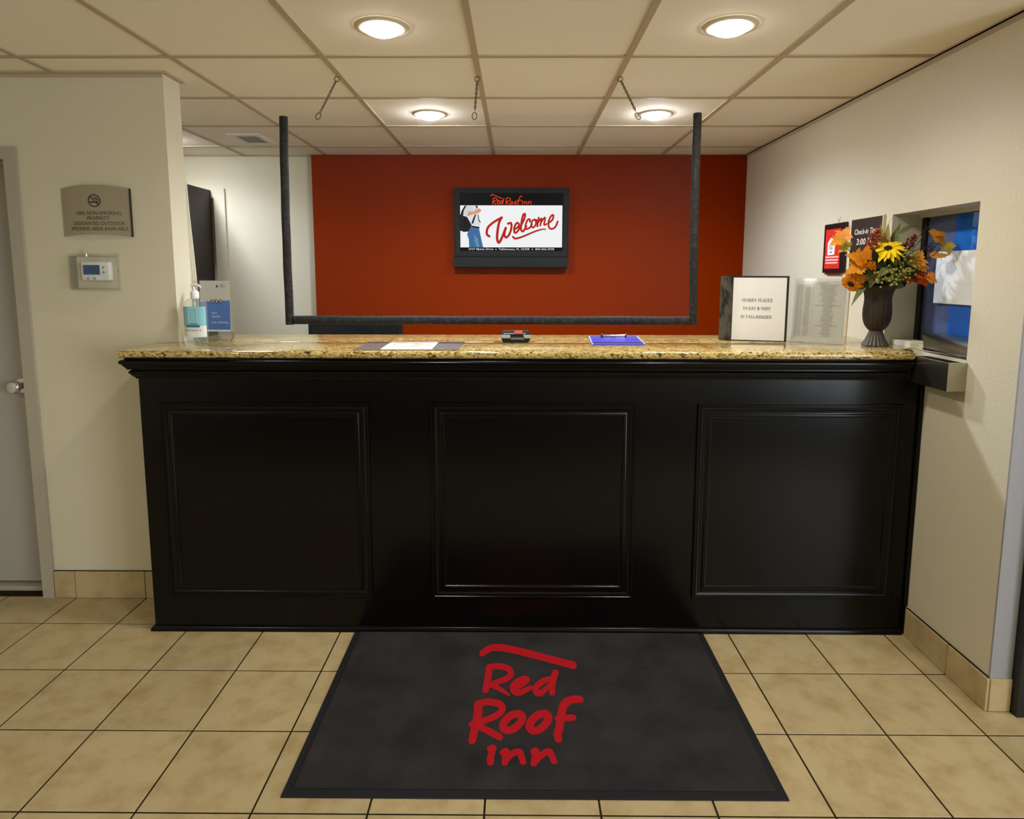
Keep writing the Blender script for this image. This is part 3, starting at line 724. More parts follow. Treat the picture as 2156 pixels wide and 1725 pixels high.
# ------------------------------------------------------------------ thermostat under a clear lock box
th = thing('thermostat', (-1.866, YL, 1.49), 'white thermostat with a blue display below the no-smoking sign', 'thermostat')
obj('body', box(-1.932, -1.802, YL-.028, YL-.0005, 1.497, 1.582, bevel=.008, seg=3), M_white, th, True, 0.5)
obj('display', box(-1.919, -1.846, YL-.0292, YL-.027, 1.524, 1.566), mat('lcd_blue', (4, 44, 76), 0.4, spec=0.1, emit=((8, 84, 128), 0.16)), th)
for x, z in ((-1.829, 1.556), (-1.829, 1.534), (-1.900, 1.507), (-1.871, 1.507)):
    obj('button', lathe([(.0055, 0), (.0055, .0012), (.004, .002)], (x, YL-.028, z), 14, axis=(0, -1, 0)), mat('button_grey', (150, 146, 150), 0.5), th)
lb = thing('lock_box', (-1.89, YL, 1.45), 'clear plastic guard box with a small lock over the thermostat', 'guard')
bm = bmesh.new()
def shell(bm, x0, x1, z0, z1, yf, t):
    bx(bm, x0, x1, yf, yf+t, z0, z1)
    bx(bm, x0, x0+t, yf+t, YL-.0008, z0, z1); bx(bm, x1-t, x1, yf+t, YL-.0008, z0, z1)
    bx(bm, x0+t, x1-t, yf+t, YL-.0008, z0, z0+t); bx(bm, x0+t, x1-t, yf+t, YL-.0008, z1-t, z1)
shell(bm, -1.965, -1.782, 1.462, 1.604, YL-.062, .0025)
obj('cover', bm, M_acryl2, lb)
obj('base_plate', boxes((-1.994, -1.965, YL-.006, YL-.0008, 1.452, 1.617), (-1.782, -1.772, YL-.006, YL-.0008, 1.452, 1.617), (-1.965, -1.782, YL-.006, YL-.0008, 1.452, 1.462), (-1.965, -1.782, YL-.006, YL-.0008, 1.604, 1.617)), M_acryl2, lb)
obj('lock', lathe([(.009, 0), (.009, .012), (.006, .014)], (-1.893, YL-.040, 1.604), 16), M_chrome, lb, True)
obj('key', box(-1.901, -1.885, YL-.0415, YL-.0385, 1.617, 1.628, bevel=.001), M_chrome, lb)
for x in (-1.972, -1.777):
    obj('screw', lathe([(.004, 0), (.004, .001), (.002, .002)], (x-.003, YL-.006, 1.54), 10, axis=(0, -1, 0)), M_steel, lb)

# ------------------------------------------------------------------ cables on the wall end
for k, (pts, lab) in enumerate((
        ([(-1.531, 3.052, 1.95), (-1.528, 3.056, 1.80), (-1.520, 3.060, 1.62), (-1.514, 3.062, 1.44), (-1.516, 3.062, ZC+.004)], 'white cable hanging down the wall end, nearest the open room'),
        ([(-1.534, 3.050, 1.96), (-1.534, 3.052, 1.82), (-1.527, 3.054, 1.64), (-1.522, 3.056, 1.45), (-1.523, 3.056, ZC+.004)], 'white cable hanging in the middle of the bundle at the wall end'),
        ([(-1.537, 3.048, 1.94), (-1.538, 3.050, 1.80), (-1.533, 3.049, 1.64), (-1.530, 3.050, 1.45), (-1.531, 3.050, ZC+.004)], 'pale cable hanging closest to the cream wall end'))):
    P3 = [Vector(p) for p in pts]
    P3 = [Vector(p) for p in smooth_line([tuple(p) for p in P3], 5)]
    tag(obj('hanging_cable', tube(P3, .005, 6), mat('white_cable', (214, 208, 184), 0.5), None, True), lab, 'cable', 'cables on the wall end')

# ------------------------------------------------------------------ hand sanitizer bottle
BX, BY = -1.413, 2.838
hs = thing('sanitizer_bottle', (BX, BY, ZC), 'clear pump bottle of hand sanitizer with a light blue label', 'bottle')
def oval(prof, cx, cy, z0, ry=.62, seg=32):
    bm = bmesh.new(); rings = []
    for r, z in prof:
        rings.append([bm.verts.new((cx+r*math.copysign(abs(math.cos(2*PI*k/seg))**.8, math.cos(2*PI*k/seg)), cy+r*ry*math.copysign(abs(math.sin(2*PI*k/seg))**.8, math.sin(2*PI*k/seg)), z0+z)) for k in range(seg)])
    for a, b in zip(rings, rings[1:]):
        for k in range(seg): bm.faces.new((a[k], a[(k+1) % seg], b[(k+1) % seg], b[k]))
    bm.faces.new(rings[0][::-1]); bm.faces.new(rings[-1])
    return bm
M_bottle = clear('bottle_plastic', (0.88, 0.92, 0.91, 1), 0.06, 1.45, 0.10)
obj('bottle_body', oval([(.040, .001), (.045, .006), (.047, .03), (.049, .10), (.0485, .165), (.046, .182), (.036, .196), (.018, .203), (.0165, .212)], BX, BY, ZC), M_bottle, hs, True, 0.9)
M_lab = mat('label_aqua', (132, 192, 206), 0.5)
def lab_strip(z0, z1, m, name, a0=-1.05, a1=1.05):
    bm = bmesh.new(); n = 16; rr = []
    for k in range(n+1):
        a = -PI/2+a0+(a1-a0)*k/n
        c, s = math.copysign(abs(math.cos(a))**.8, math.cos(a)), math.copysign(abs(math.sin(a))**.8, math.sin(a))
        rr.append([bm.verts.new((BX+.0498*c, BY+.0498*.62*s-.0006, ZC+z)) for z in (z0, z1)])
    for p, q_ in zip(rr, rr[1:]): bm.faces.new((p[0], q_[0], q_[1], p[1]))
    return obj(name, bm, m, hs, True, 2)
lab_strip(.082, .166, M_lab, 'label', -1.35, 1.35)
lab_strip(.032, .082, mat('label_white', (222, 226, 222), 0.5), 'lower_label', -1.35, 1.35)
LY = BY-.0498*.62-.0022
obj('label_box', boxes((BX-.018, BX-.0165, LY, LY+.0008, .098+ZC, .158+ZC), (BX+.0165, BX+.018, LY, LY+.0008, .098+ZC, .158+ZC), (BX-.018, BX+.018, LY, LY+.0008, .0965+ZC, .098+ZC), (BX-.018, BX+.018, LY, LY+.0008, .158+ZC, .1595+ZC)), mat('label_pale', (205, 226, 224), 0.5), hs)
obj('label_band', box(BX-.028, BX+.030, LY+.0002, LY+.001, ZC+.076, ZC+.086), mat('label_teal', (42, 112, 138), 0.5), hs)
obj('label_line', box(BX-.014, BX+.020, LY+.0002, LY+.001, ZC+.0905, ZC+.0925), mat('label_teal', (42, 112, 138), 0.5), hs)
obj('lettering', text_bm('Hand Sanitizer 70', .068, lambda x, y: (BX+.003+x, LY-.0002, ZC+.060+y)), M_ink, hs)
obj('liquid', oval([(.038, .004), (.0425, .012), (.0450, .03), (.0450, .040)], BX, BY, ZC), clear('gel', (0.86, 0.9, 0.88, 1), 0.1, 1.3, 0.08), hs, True)
obj('pump_collar', lathe([(.0165, .200), (.0175, .204), (.0175, .228), (.015, .232), (.008, .234), (.0075, .240)], (BX, BY, ZC), 24), M_white, hs, True)
obj('pump_stem', lathe([(.0055, .236), (.0055, .252)], (BX-.003, BY, ZC), 12), M_white, hs, True)
obj('pump_nozzle', tube([(BX-.014, BY, ZC+.258), (BX+.004, BY, ZC+.260), (BX+.022, BY-.006, ZC+.257), (BX+.034, BY-.010, ZC+.249)], [.0065, .0075, .005, .0035], 10), M_white, hs, True)
obj('dip_tube', tube([(BX-.003, BY, ZC+.02), (BX-.002, BY, ZC+.20)], .003, 6), M_white, hs, True)

# ------------------------------------------------------------------ clear sign holder behind it
H0, H1, HY = -1.468, -1.330, 2.985
hd = thing('sign_holder', ((H0+H1)/2, HY, ZC), 'clear sign holder with a grey and blue leaflet behind the sanitizer bottle', 'sign holder')
lean = lambda z: HY+(z-ZC)*.06
def HP(d=0.0): return lambda x, z: Vector((x, lean(z)-d, z))
obj('leaflet_grey', extr([(H0, 1.40), (H1, 1.404), (H1+.001, 1.496), (H0, 1.496)], lambda x, z, t: Vector((x, lean(z)-t, z)), .001), mat('leaflet_grey', (196, 190, 182), 0.6), hd)
obj('leaflet_blue', extr([(H0, 1.270), (H1, 1.270), (H1, 1.406), (H0, 1.398)], lambda x, z, t: Vector((x, lean(z)-t, z)), .0014), mat('leaflet_blue', (48, 104, 182), 0.5), hd)
obj('leaflet_foot', extr([(H0, 1.262), (H1, 1.262), (H1, 1.270), (H0, 1.270)], lambda x, z, t: Vector((x, lean(z)-t, z)), .0012), M_paper, hd)
M_wprint = mat('white_print', (214, 220, 232), 0.6)
for tx, wd, xe, z in (('NCE.', .026, -1.389, 1.343), ('SSION.', .040, -1.374, 1.326), ('man trafficking.', .080, -1.337, 1.300)):
    obj('lettering', text_bm(tx, wd, lambda x, y, xe=xe, z=z: HP(.002)(xe+x, z+y), cx=1.0), M_wprint, hd)
obj('emblem', brush([[(-1.388, 1.470, .004), (-1.388, 1.474, .0034)], [(-1.392, 1.467, .0016), (-1.384, 1.467, .0016)]], HP(.002)), M_ink, hd)
obj('lettering', text_bm('CODE OF', .022, lambda x, y: HP(.002)(-1.365+x, 1.4745+y), height=.006), M_ink, hd)
obj('lettering', text_bm('CONDUCT', .026, lambda x, y: HP(.002)(-1.363+x, 1.466+y), height=.006), M_ink, hd)
for k, x in enumerate((-1.407, -1.388, -1.368)):
    obj('round_picture', lathe([(.0085, 0), (.0085, .0012), (.007, .0018)], (x-.004, lean(1.40)-.001, 1.402), 20, axis=(0, -1, 0)), mat('picture_dark', (48, 48, 50), 0.4), hd)
    obj('round_picture_light', brush([[(x-.0025, 1.4015, .0038), (x-.001, 1.404, .003)]], HP(.0042)), mat('picture_pale', (190, 184, 176), 0.5), hd)
obj('clear_back', extr([(H0-.004, ZC+.001), (H1+.004, ZC+.001), (H1+.004, 1.50), (H0-.004, 1.50)], lambda x, z, t: Vector((x, lean(z)+.003-t, z)), .002), M_acryl2, hd)
obj('clear_front', extr([(H0-.004, ZC+.001), (H1+.004, ZC+.001), (H1+.004, 1.50), (H0-.004, 1.50)], lambda x, z, t: Vector((x, lean(z)-.004-t, z)), .002), M_acryl2, hd)
obj('clear_foot', box(H0-.004, H1+.004, HY-.05, HY+.03, ZC+.0003, ZC+.003), M_acryl2, hd)
obj('clear_pocket', tube([(H1+.012, HY-.02, 1.262), (H1+.022, HY-.03, 1.256), (H1+.030, HY-.035, 1.243), (H1+.022, HY-.03, 1.231), (H1+.012, HY-.02, ZC+.004)], .0045, 8), M_chrome, hd, True)

# ------------------------------------------------------------------ pad, sheet, device, clipboard
tag(obj('counter_pad', prism([(-.664, 2.604), (-.236, 2.610), (-.236, 2.940), (-.670, 2.934)], ZC+.0004, ZC+.0022), mat('slate_grey_pad', (104, 98, 92), 0.35, var=(30, (86, 80, 76), 0.4, 0.7))), 'flat slate grey pad lying on the granite under a printed sheet', 'pad')
ps = thing('printed_sheet', (-.45, 2.77, ZC), 'white printed sheet lying on the slate grey counter pad', 'paper')
obj('sheet', prism([(-.556, 2.620), (-.346, 2.624), (-.352, 2.908), (-.566, 2.905)], ZC+.0024, ZC+.0030), M_paper, ps)
M_pic = mat('faded_picture', (196, 160, 136), 0.5, var=(22, (226, 208, 196), 0.45, 0.62))
obj('printed_picture', prism([(-.535, 2.70), (-.372, 2.703), (-.377, 2.860), (-.541, 2.857)], ZC+.0031, ZC+.0034), M_pic, ps)

dv = thing('counter_device', (-.003, 2.945, ZC), 'small black plastic counter device with grey corner pads and red-striped top', 'device')
def frus(x0, x1, X0, X1, y0, y1, Y0_, Y1_, z0, z1):
    bm = bmesh.new()
    a = [bm.verts.new(p) for p in ((x0, y0, z0), (x1, y0, z0), (x1, y1, z0), (x0, y1, z0))]
    b = [bm.verts.new(p) for p in ((X0, Y0_, z1), (X1, Y0_, z1), (X1, Y1_, z1), (X0, Y1_, z1))]
    bm.faces.new(a[::-1]); bm.faces.new(b)
    for k in range(4): bm.faces.new((a[k], a[(k+1) % 4], b[(k+1) % 4], b[k]))
    bmesh.ops.bevel(bm, geom=list(bm.edges), offset=.0025, segments=2, affect='EDGES')
    return bm
obj('base', frus(-.060, .056, -.073, .069, 2.912, 3.000, 2.908, 3.010, ZC+.0005, ZC+.034), M_blackplas, dv, True, 0.5)
obj('lid', frus(-.071, .067, -.062, .058, 2.910, 3.008, 2.918, 3.000, ZC+.034, ZC+.050), M_blackplas, dv, True, 0.5)
M_pad = mat('pale_grey_rubber', (172, 176, 164), 0.5)
obj('corner_pad', frus(-.067, -.026, -.0725, -.026, 2.905, 2.925, 2.904, 2.925, ZC+.020, ZC+.036), M_pad, dv, True, .5)
obj('corner_pad', frus(.037, .0645, .030, .0685, 2.905, 2.925, 2.904, 2.925, ZC+.020, ZC+.036), M_pad, dv, True, .5)
obj('front_window', frus(-.028, .040, -.022, .034, 2.9065, 2.915, 2.9065, 2.915, ZC+.0135, ZC+.024), mat('smoky_plastic', (110, 116, 128), 0.2), dv, True, .5)
obj('grey_stripe', box(-.058, -.010, 2.9115, 2.925, ZC+.0385, ZC+.044, bevel=.001), mat('stripe_grey', (140, 146, 166), 0.3), dv)
obj('red_stripe', box(-.009, .028, 2.9110, 2.960, ZC+.040, ZC+.0512, bevel=.001), mat('stripe_red', (214, 96, 84), 0.35), dv)
obj('grey_stripe', box(.029, .042, 2.9115, 2.925, ZC+.0385, ZC+.044, bevel=.001), mat('stripe_grey', (140, 146, 166), 0.3), dv)

cb = thing('clipboard', (.46, 2.99, ZC), 'blue clipboard with a metal clip lying on the granite counter', 'clipboard')
board = [(.331, 2.806), (.566, 2.811), (.601, 3.186), (.357, 3.180)]
obj('board', prism(board, ZC+.0005, ZC+.0045), mat('blue_plastic_board', (62, 74, 178), 0.3), cb)
M_edge = mat('board_edge', (196, 204, 232), 0.3)
obj('edge_strip', prism([(.331, 2.806), (.337, 2.806), (.363, 3.180), (.357, 3.180)], ZC+.0046, ZC+.0050), M_edge, cb)
obj('edge_strip', prism([(.560, 2.811), (.566, 2.811), (.601, 3.186), (.595, 3.186)], ZC+.0046, ZC+.0050), M_edge, cb)
obj('clip_plate', box(.420, .525, 3.115, 3.165, ZC+.005, ZC+.0075, bevel=.001), M_chrome, cb)
obj('clip_bar', tube([(.412, 3.120, ZC+.013), (.533, 3.120, ZC+.013)], .0055, 12), M_chrome, cb, True)
for x in (.412, .527):
    obj('clip_end', lathe([(.009, 0), (.009, .007)], (x-.001, 3.12, ZC+.0138), 14, axis=(1, 0, 0)), M_blackplas, cb, True)
obj('clip_loop', tube([(.462, 3.12, ZC+.008), (.470, 3.08, ZC+.0065), (.480, 3.08, ZC+.0065), (.488, 3.12, ZC+.008)], .0025, 8), M_chrome, cb, True)

# ------------------------------------------------------------------ binder
bd = thing('ring_binder', (1.10, 3.03, ZC), 'black ring binder standing on the counter with a white title cover', 'binder')
M_binder = mat('black_binder_vinyl', (30, 28, 26), 0.35)
A0, A1, A2, A3 = Vector((1.010, 3.035, 0)), Vector((1.243, 2.965, 0)), Vector((.960, 3.058, 0)), Vector((1.190, 3.125, 0))
ZB0, ZB1 = ZC+.0005, 1.522
def wallp(p, q, z0, z1, t):
    d = (q-p).normalized(); nn = Vector((-d.y, d.x, 0))*t
    return prism([(p.x, p.y), (q.x, q.y), (q.x+nn.x, q.y+nn.y), (p.x+nn.x, p.y+nn.y)], z0, z1)
obj('front_cover', wallp(A0, A1, ZB0, ZB1, .004), M_binder, bd)
sp = obj('spine', wallp(A2, A0, ZB0, ZB1, .004), mat('crinkled_spine', (78, 74, 66), 0.25, var=(30, (38, 35, 30), 0.45, 0.6), bump=(40, 0.8, 0.006), stretch=(1, 1, .45)), bd)
obj('back_cover', wallp(A2+Vector((.004, .004, 0)), A3, ZB0, ZB1, .004), M_binder, bd)
dB = (A1-A0).normalized(); nB = Vector((dB.y, -dB.x, 0))
def BP(d): return lambda x, z: A0+dB*x+nB*d+Vector((0, 0, z))
LB = (A1-A0).length
obj('cover_sheet', extr([(.003, ZB0+.004), (LB-.010, ZB0+.004), (LB-.010, ZB1-.008), (.003, ZB1-.008)], lambda x, z, t: BP(t+.0002)(x, z), .0008), M_paper, bd)
# serif capitals drawn as strokes on a 6 x 8 grid: thick stems, thin bars and little serifs
K, N_ = .95, .42
SER = {
 'N': (6.6, [[(1, 0), (1, 8)], [(1, 8), (5.6, 0)], [(5.6, 0), (5.6, 8)]], [(.2, 0, 1.8), (.2, 8, 1.6), (4.8, 8, 6.4)], (1, 0, 1)),
 'E': (5.4, [[(1.2, 0), (1.2, 8)], [(1, 0), (5, 0)], [(1, 4), (3.8, 4)], [(1, 8), (4.8, 8)], [(5, 0), (5.1, 1.6)], [(4.8, 8), (4.8, 6.6)], [(3.8, 3.2), (3.8, 4.8)]], [(.3, 0, 1.2), (.3, 8, 1.2)], (0, 1, 1, 1, 1, 1, 1)),
 'A': (6.4, [[(.8, 0), (3.2, 8)], [(3.2, 8), (5.6, 0)], [(1.6, 2.8), (4.8, 2.8)]], [(0, 0, 1.7), (4.6, 0, 6.6)], (1, 0, 1)),
 'R': (6.0, [[(1.2, 0), (1.2, 8)], [(1.2, 8), (3.6, 8), (4.8, 6.1), (3.6, 4.2), (1.2, 4.2)], [(2.8, 4.2), (5.4, 0)]], [(.3, 0, 2.1), (.3, 8, 1.2), (4.8, 0, 6.2)], (0, 1, 0)),
 'B': (5.6, [[(1.2, 0), (1.2, 8)], [(1.2, 8), (3.6, 8), (4.4, 6.2), (3.4, 4.3), (1.2, 4.3)], [(3.4, 4.3), (5, 2.2), (3.8, 0), (1.2, 0)]], [(.3, 0, 1.2), (.3, 8, 1.2)], (0, 1, 1)),
 'Y': (6.0, [[(.8, 8), (3, 4)], [(5.2, 8), (3, 4)], [(3, 4), (3, 0)]], [(0, 8, 1.8), (4.4, 8, 6), (2.1, 0, 3.9)], (0, 1, 0)),
 'P': (5.2, [[(1.2, 0), (1.2, 8)], [(1.2, 8), (3.6, 8), (4.8, 6), (3.6, 4), (1.2, 4)]], [(.3, 0, 2.1), (.3, 8, 1.2)], (0, 1)),
 'L': (5.2, [[(1.2, 0), (1.2, 8)], [(1.2, 0), (5, 0)], [(5, 0), (5.1, 1.8)]], [(.3, 0, 1.2), (.3, 8, 2.1)], (0, 1, 1)),
 'C': (5.8, [[(5.2, 6.6), (4, 8), (2.2, 7.6), (1, 4), (2.2, .4), (4, 0), (5.4, 1.4)], [(5.2, 6.2), (5.2, 8)]], [], (2, 1)),
 'S': (4.6, [[(4, 6.6), (2.6, 8), (1, 6.6), (1.6, 4.8), (3.4, 3.4), (4.2, 1.8), (2.6, 0), (.8, 1.4)], [(4, 6.4), (4, 8)], [(.7, 1.6), (.7, 0)]], [], (2, 1, 1)),
 'T': (5.6, [[(2.8, 0), (2.8, 8)], [(.4, 8), (5.2, 8)], [(.4, 8), (.4, 6.5)], [(5.2, 8), (5.2, 6.5)]], [(1.9, 0, 3.7)], (0, 1, 1, 1)),
 'O': (6.4, [[(3.2, 8), (1.1, 6.4), (1.1, 1.6), (3.2, 0), (5.3, 1.6), (5.3, 6.4), (3.2, 8)]], [], (2,)),
 'V': (6.0, [[(.8, 8), (3.1, 0)], [(5.3, 8), (3.1, 0)]], [(0, 8, 1.8), (4.5, 8, 6)], (0, 1)),
 'I': (3.0, [[(1.5, 0), (1.5, 8)]], [(.6, 0, 2.4), (.6, 8, 2.4)], (0,)),
 'H': (6.6, [[(1.2, 0), (1.2, 8)], [(5.4, 0), (5.4, 8)], [(1.2, 4), (5.4, 4)]], [(.3, 0, 2.1), (.3, 8, 2.1), (4.5, 0, 6.3), (4.5, 8, 6.3)], (0, 0, 1)),
 '&': (6.8, [[(5.8, 4.4), (4.4, 1), (2.4, 0), (.9, 1.4), (1.4, 3.4), (3.6, 5.2), (3.8, 7), (2.8, 8), (1.9, 6.8), (2.6, 4.6), (5, .8), (6.2, .2)]], [(5, 4.5, 6.6)], (2,)),
}
def serif(s, width, fn):
    lines = []; x = 0.0
    for ch in s:
        if ch == ' ': x += 3.2; continue
        wd, st, sf, kind = SER[ch]
        for l, k in zip(st, kind):
            lines.append([(x+a, b, (.62, .30, .48)[k] , (.5, .26, .40)[k]) for a, b in l])
        for a, y, b in sf: lines.append([(x+a, y, .2, .2), (x+b, y, .2, .2)])
        x += wd+.55
    sc = width/(x-.55)
    ls = [[((a-(x-.55)/2)*sc, b*sc, c*sc, d*sc) for a, b, c, d in l] for l in lines]
    return brush(ls, fn, 3, 8)
M_times = mat('title_ink', (92, 84, 74), 0.7, spec=0.1)
for s, wd, z in (('NEARBY PLACES', .132, 1.404), ('TO EAT & VISIT', .120, 1.366), ('IN TALLAHASSEE', .136, 1.327)):
    obj('title_lettering', serif(s, wd, lambda x, y, k=0.0, z=z: BP(.0016+k)(.108+x, z+y)), M_times, bd)

# ------------------------------------------------------------------ list in a clear stand
L0, L1 = Vector((1.272, 2.990, 0)), Vector((1.452, 2.850, 0))
dL = (L1-L0).normalized(); nL = Vector((dL.y, -dL.x, 0)); LL = (L1-L0).length
ls = thing('list_stand', (1.36, 2.92, ZC), 'clear upright stand holding a printed table list beside the flower vase', 'sign holder')
def LP(d): return lambda x, z: L0+dL*x+nL*(d-(z-ZC)*.10)+Vector((0, 0, z))
obj('list_sheet', extr([(.006, ZC+.018), (LL-.006, ZC+.018), (LL-.006, 1.500), (.006, 1.500)], lambda x, z, t: LP(t)(x, z), .0006), mat('list_paper', (206, 204, 196), 0.6), ls)
M_rule = mat('table_rule', (158, 154, 144), 0.7); M_tiny = mat('tiny_print', (150, 147, 138), 0.7)
bm = bmesh.new()
def lrect(bm, x0, x1, z0, z1, d): bm.faces.new([bm.verts.new(LP(d)(a, b)) for a, b in ((x0, z0), (x1, z0), (x1, z1), (x0, z1))])
nrow = 36; zt, zb = 1.484, ZC+.030; rh = (zt-zb)/nrow
for k in range(nrow+1): lrect(bm, .012, LL-.014, zt-k*rh-.0003, zt-k*rh+.0003, .0010)
for x in (.012, .028, .041, .082, LL-.014): lrect(bm, x-.0004, x+.0004, zb, zt, .0012)
obj('table_rules', bm, M_rule, ls)
bm = bmesh.new(); rr = random.Random(3)
for k in range(nrow):
    z = zt-(k+.5)*rh
    for (cx, wd) in ((.020, .008), (.0345, .007), (.0605, .018+rr.uniform(0, .010)), (.147, .026+rr.uniform(0, .05)*(1 if k % 7 else 1.9))):
        x = cx-wd/2
        while x < cx+wd/2:
            L_ = rr.uniform(.002, .006); lrect(bm, x, min(x+L_, cx+wd/2), z-.0013, z+.0013, .0014); x += L_+.0016
obj('table_print', bm, M_tiny, ls)
bm = bmesh.new()
for k in range(8): lrect(bm, .095+k*.0065, .095+k*.0065+.005, 1.4885, 1.4915, .0014)
obj('heading', bm, M_tiny, ls)
for nm, d in (('clear_front', .003), ('clear_back', -.004)):
    obj(nm, extr([(0, ZC+.001), (LL, ZC+.001), (LL, 1.512), (0, 1.512)], lambda x, z, t: LP(d+t)(x, z), .002), M_acryl2, ls)
bm = prism([tuple((L0+nL*.03)[:2]), tuple((L1+nL*.03)[:2]), tuple((L1-nL*.06)[:2]), tuple((L0-nL*.06)[:2])], ZC+.0003, ZC+.003)
obj('clear_foot', bm, M_acryl2, ls)
obj('clear_edge', tube([LP(0)(LL+.003, ZC+.003), LP(0)(LL+.003, 1.510)], .003, 6), mat('acrylic_edge', (196, 182, 130), 0.15), ls)

# ------------------------------------------------------------------ two framed notices on the right wall
def RP(d): return lambda y, z: Vector((XR-d, y, z))
n1 = thing('red_notice', (XR, 3.42, 1.54), 'black framed red notice with a white tag on the right wall', 'notice')
obj('backing', box(XR-.012, XR-.0003, 3.305, 3.535, 1.538, 1.793, bevel=.003), mat('frame_black', (22, 17, 16), 0.35), n1)
obj('wall_plate', box(XR-.010, XR-.0003, 3.335, 3.500, 1.528, 1.538), M_steel, n1)
obj('red_print', extr([(3.352, 1.560), (3.512, 1.560), (3.512, 1.764), (3.352, 1.764)], lambda y, z, t: RP(.0122+t)(y, z), .0006), mat('notice_red', (206, 38, 22), 0.5), n1)
obj('white_tag', extr([(3.408, 1.632), (3.482, 1.630), (3.484, 1.694), (3.452, 1.722), (3.404, 1.704)], lambda y, z, t: RP(.0132+t)(y, z), .0005), M_paper, n1)
RT = lambda cy, z0, d: (lambda x, y: RP(d)(cy-x, z0+y))
obj('tag_lettering', text_bm('Day', .040, RT(3.446, 1.660, .0142), shear=.2), M_ink, n1)
obj('tag_mark', extr([(3.434, 1.643), (3.458, 1.643), (3.458, 1.648), (3.434, 1.648)], lambda y, z, t: RP(.0138+t)(y, z), .0004), M_ink, n1)
M_pinkp = mat('notice_pale_lines', (236, 190, 180), 0.6)
for z, a, b in ((1.616, 3.362, 3.502), (1.601, 3.366, 3.502), (1.586, 3.372, 3.500)):
    obj('text_line', extr([(a, z), (b, z), (b, z+.0075), (a, z+.0075)], lambda y, zz, t: RP(.0130+t)(y, zz), .0004), M_pinkp, n1)
obj('hanging_wire', tube([(XR-.004, 3.40, 1.793), (XR-.003, 3.392, 1.812), (XR-.002, 3.385, 1.824)], .0008, 5), M_steel, n1)
obj('hanging_wire', tube([(XR-.004, 3.40, 1.793), (XR-.003, 3.408, 1.812), (XR-.002, 3.418, 1.822)], .0008, 5), M_steel, n1)
n2 = thing('check_in_notice', (XR, 3.12, 1.56), 'dark brown check-in time notice on the right wall behind the flowers', 'notice')
obj('backing', box(XR-.010, XR-.0003, 2.985, 3.258, 1.53, 1.795, bevel=.002), mat('notice_brown', (44, 33, 24), 0.45), n2)
obj('pale_edge', boxes((XR-.0105, XR-.0005, 2.978, 2.985, 1.53, 1.799), (XR-.0105, XR-.0005, 2.985, 3.258, 1.795, 1.799)), mat('notice_edge', (206, 196, 160), 0.5), n2)
M_chalk = mat('chalk_white', (222, 214, 200), 0.7)
obj('lettering', text_bm('Check-in Time:', .215, RT(3.113, 1.722, .0112), height=.026, bold=.012, shear=.12), M_chalk, n2)
obj('lettering', text_bm('3:00 PM', .160, RT(3.118, 1.672, .0112), height=.030, bold=.014, shear=.12), M_chalk, n2)
obj('rule', extr([(3.02, 1.617), (3.232, 1.617), (3.232, 1.623), (3.02, 1.623)], lambda y, z, t: RP(.0108+t)(y, z), .0004), M_chalk, n2)

# ------------------------------------------------------------------ monitor on the desk behind the counter
dk = thing('office_desk', (-1.0, 4.5, 0), 'low brown work desk against the rust wall behind the counter', 'desk')
M_desk = mat('desk_laminate', (92, 66, 44), 0.45)
obj('desk_top', box(-1.47, .9, 4.20, YRED-.01, .72, .75, bevel=.003), M_desk, dk)
for x in (-1.45, -.30, .86):
    obj('desk_panel', box(x, x+.025, 4.24, YRED-.02, 0, .72), M_desk, dk)
mo = thing('computer_monitor', (-1.09, 4.42, .75), 'black computer monitor top showing between the shield and the worktop', 'monitor')
obj('display_case', box(-1.425, -.78, 4.40, 4.445, .86, 1.212, bevel=.006), M_blackplas, mo)
obj('display_panel', box(-1.395, -.81, 4.3985, 4.401, .89, 1.176), mat('monitor_glass', (30, 31, 33), 0.25), mo)
obj('maker_plate', box(-1.16, -1.02, 4.398, 4.4, 1.186, 1.198), mat('plate_grey', (62, 62, 62), 0.5), mo)
obj('stand_neck', box(-1.13, -1.07, 4.445, 4.47, .755, 1.05), M_blackplas, mo)
obj('stand_foot', box(-1.22, -.98, 4.36, 4.54, .751, .765, bevel=.004), M_blackplas, mo)

# ------------------------------------------------------------------ vase
VX, VY = 1.571, 2.822
vs_ = thing('flower_vase', (VX, VY, ZC), 'dark brown fluted urn vase at the right end of the counter', 'vase')
M_vase = mat('dark_bronze_vase', (50, 39, 29), 0.5, spec=0.25)
M_vfoot = mat('worn_bronze_foot', (74, 66, 54), 0.42, spec=0.4)
NF = 18
fl = lambda a, z: 1.0-.030*(1-abs(math.cos(a*NF/2)))**.8
flf = lambda a, z: 1.0-.10*(1-abs(math.cos(a*NF/2)))
obj('vase_body', lathe([(.026, .066), (.036, .074), (.047, .090), (.0545, .112), (.0575, .138), (.057, .160), (.0545, .185), (.0535, .205), (.0565, .228), (.063, .245), (.071, .256), (.0735, .260)], (VX, VY, ZC), 144, fl), M_vase, vs_, True, 0.45)
obj('vase_rim', lathe([(.070, .256), (.0755, .2575), (.0755, .2615), (.066, .2620), (.060, .250)], (VX, VY, ZC), 48), M_vase, vs_, True, 0.6)
obj('vase_foot', lathe([(.0535, .0005), (.0550, .004), (.050, .012), (.040, .030), (.032, .050), (.028, .062), (.026, .068)], (VX, VY, ZC), 144, flf), M_vfoot, vs_, True, 0.45)

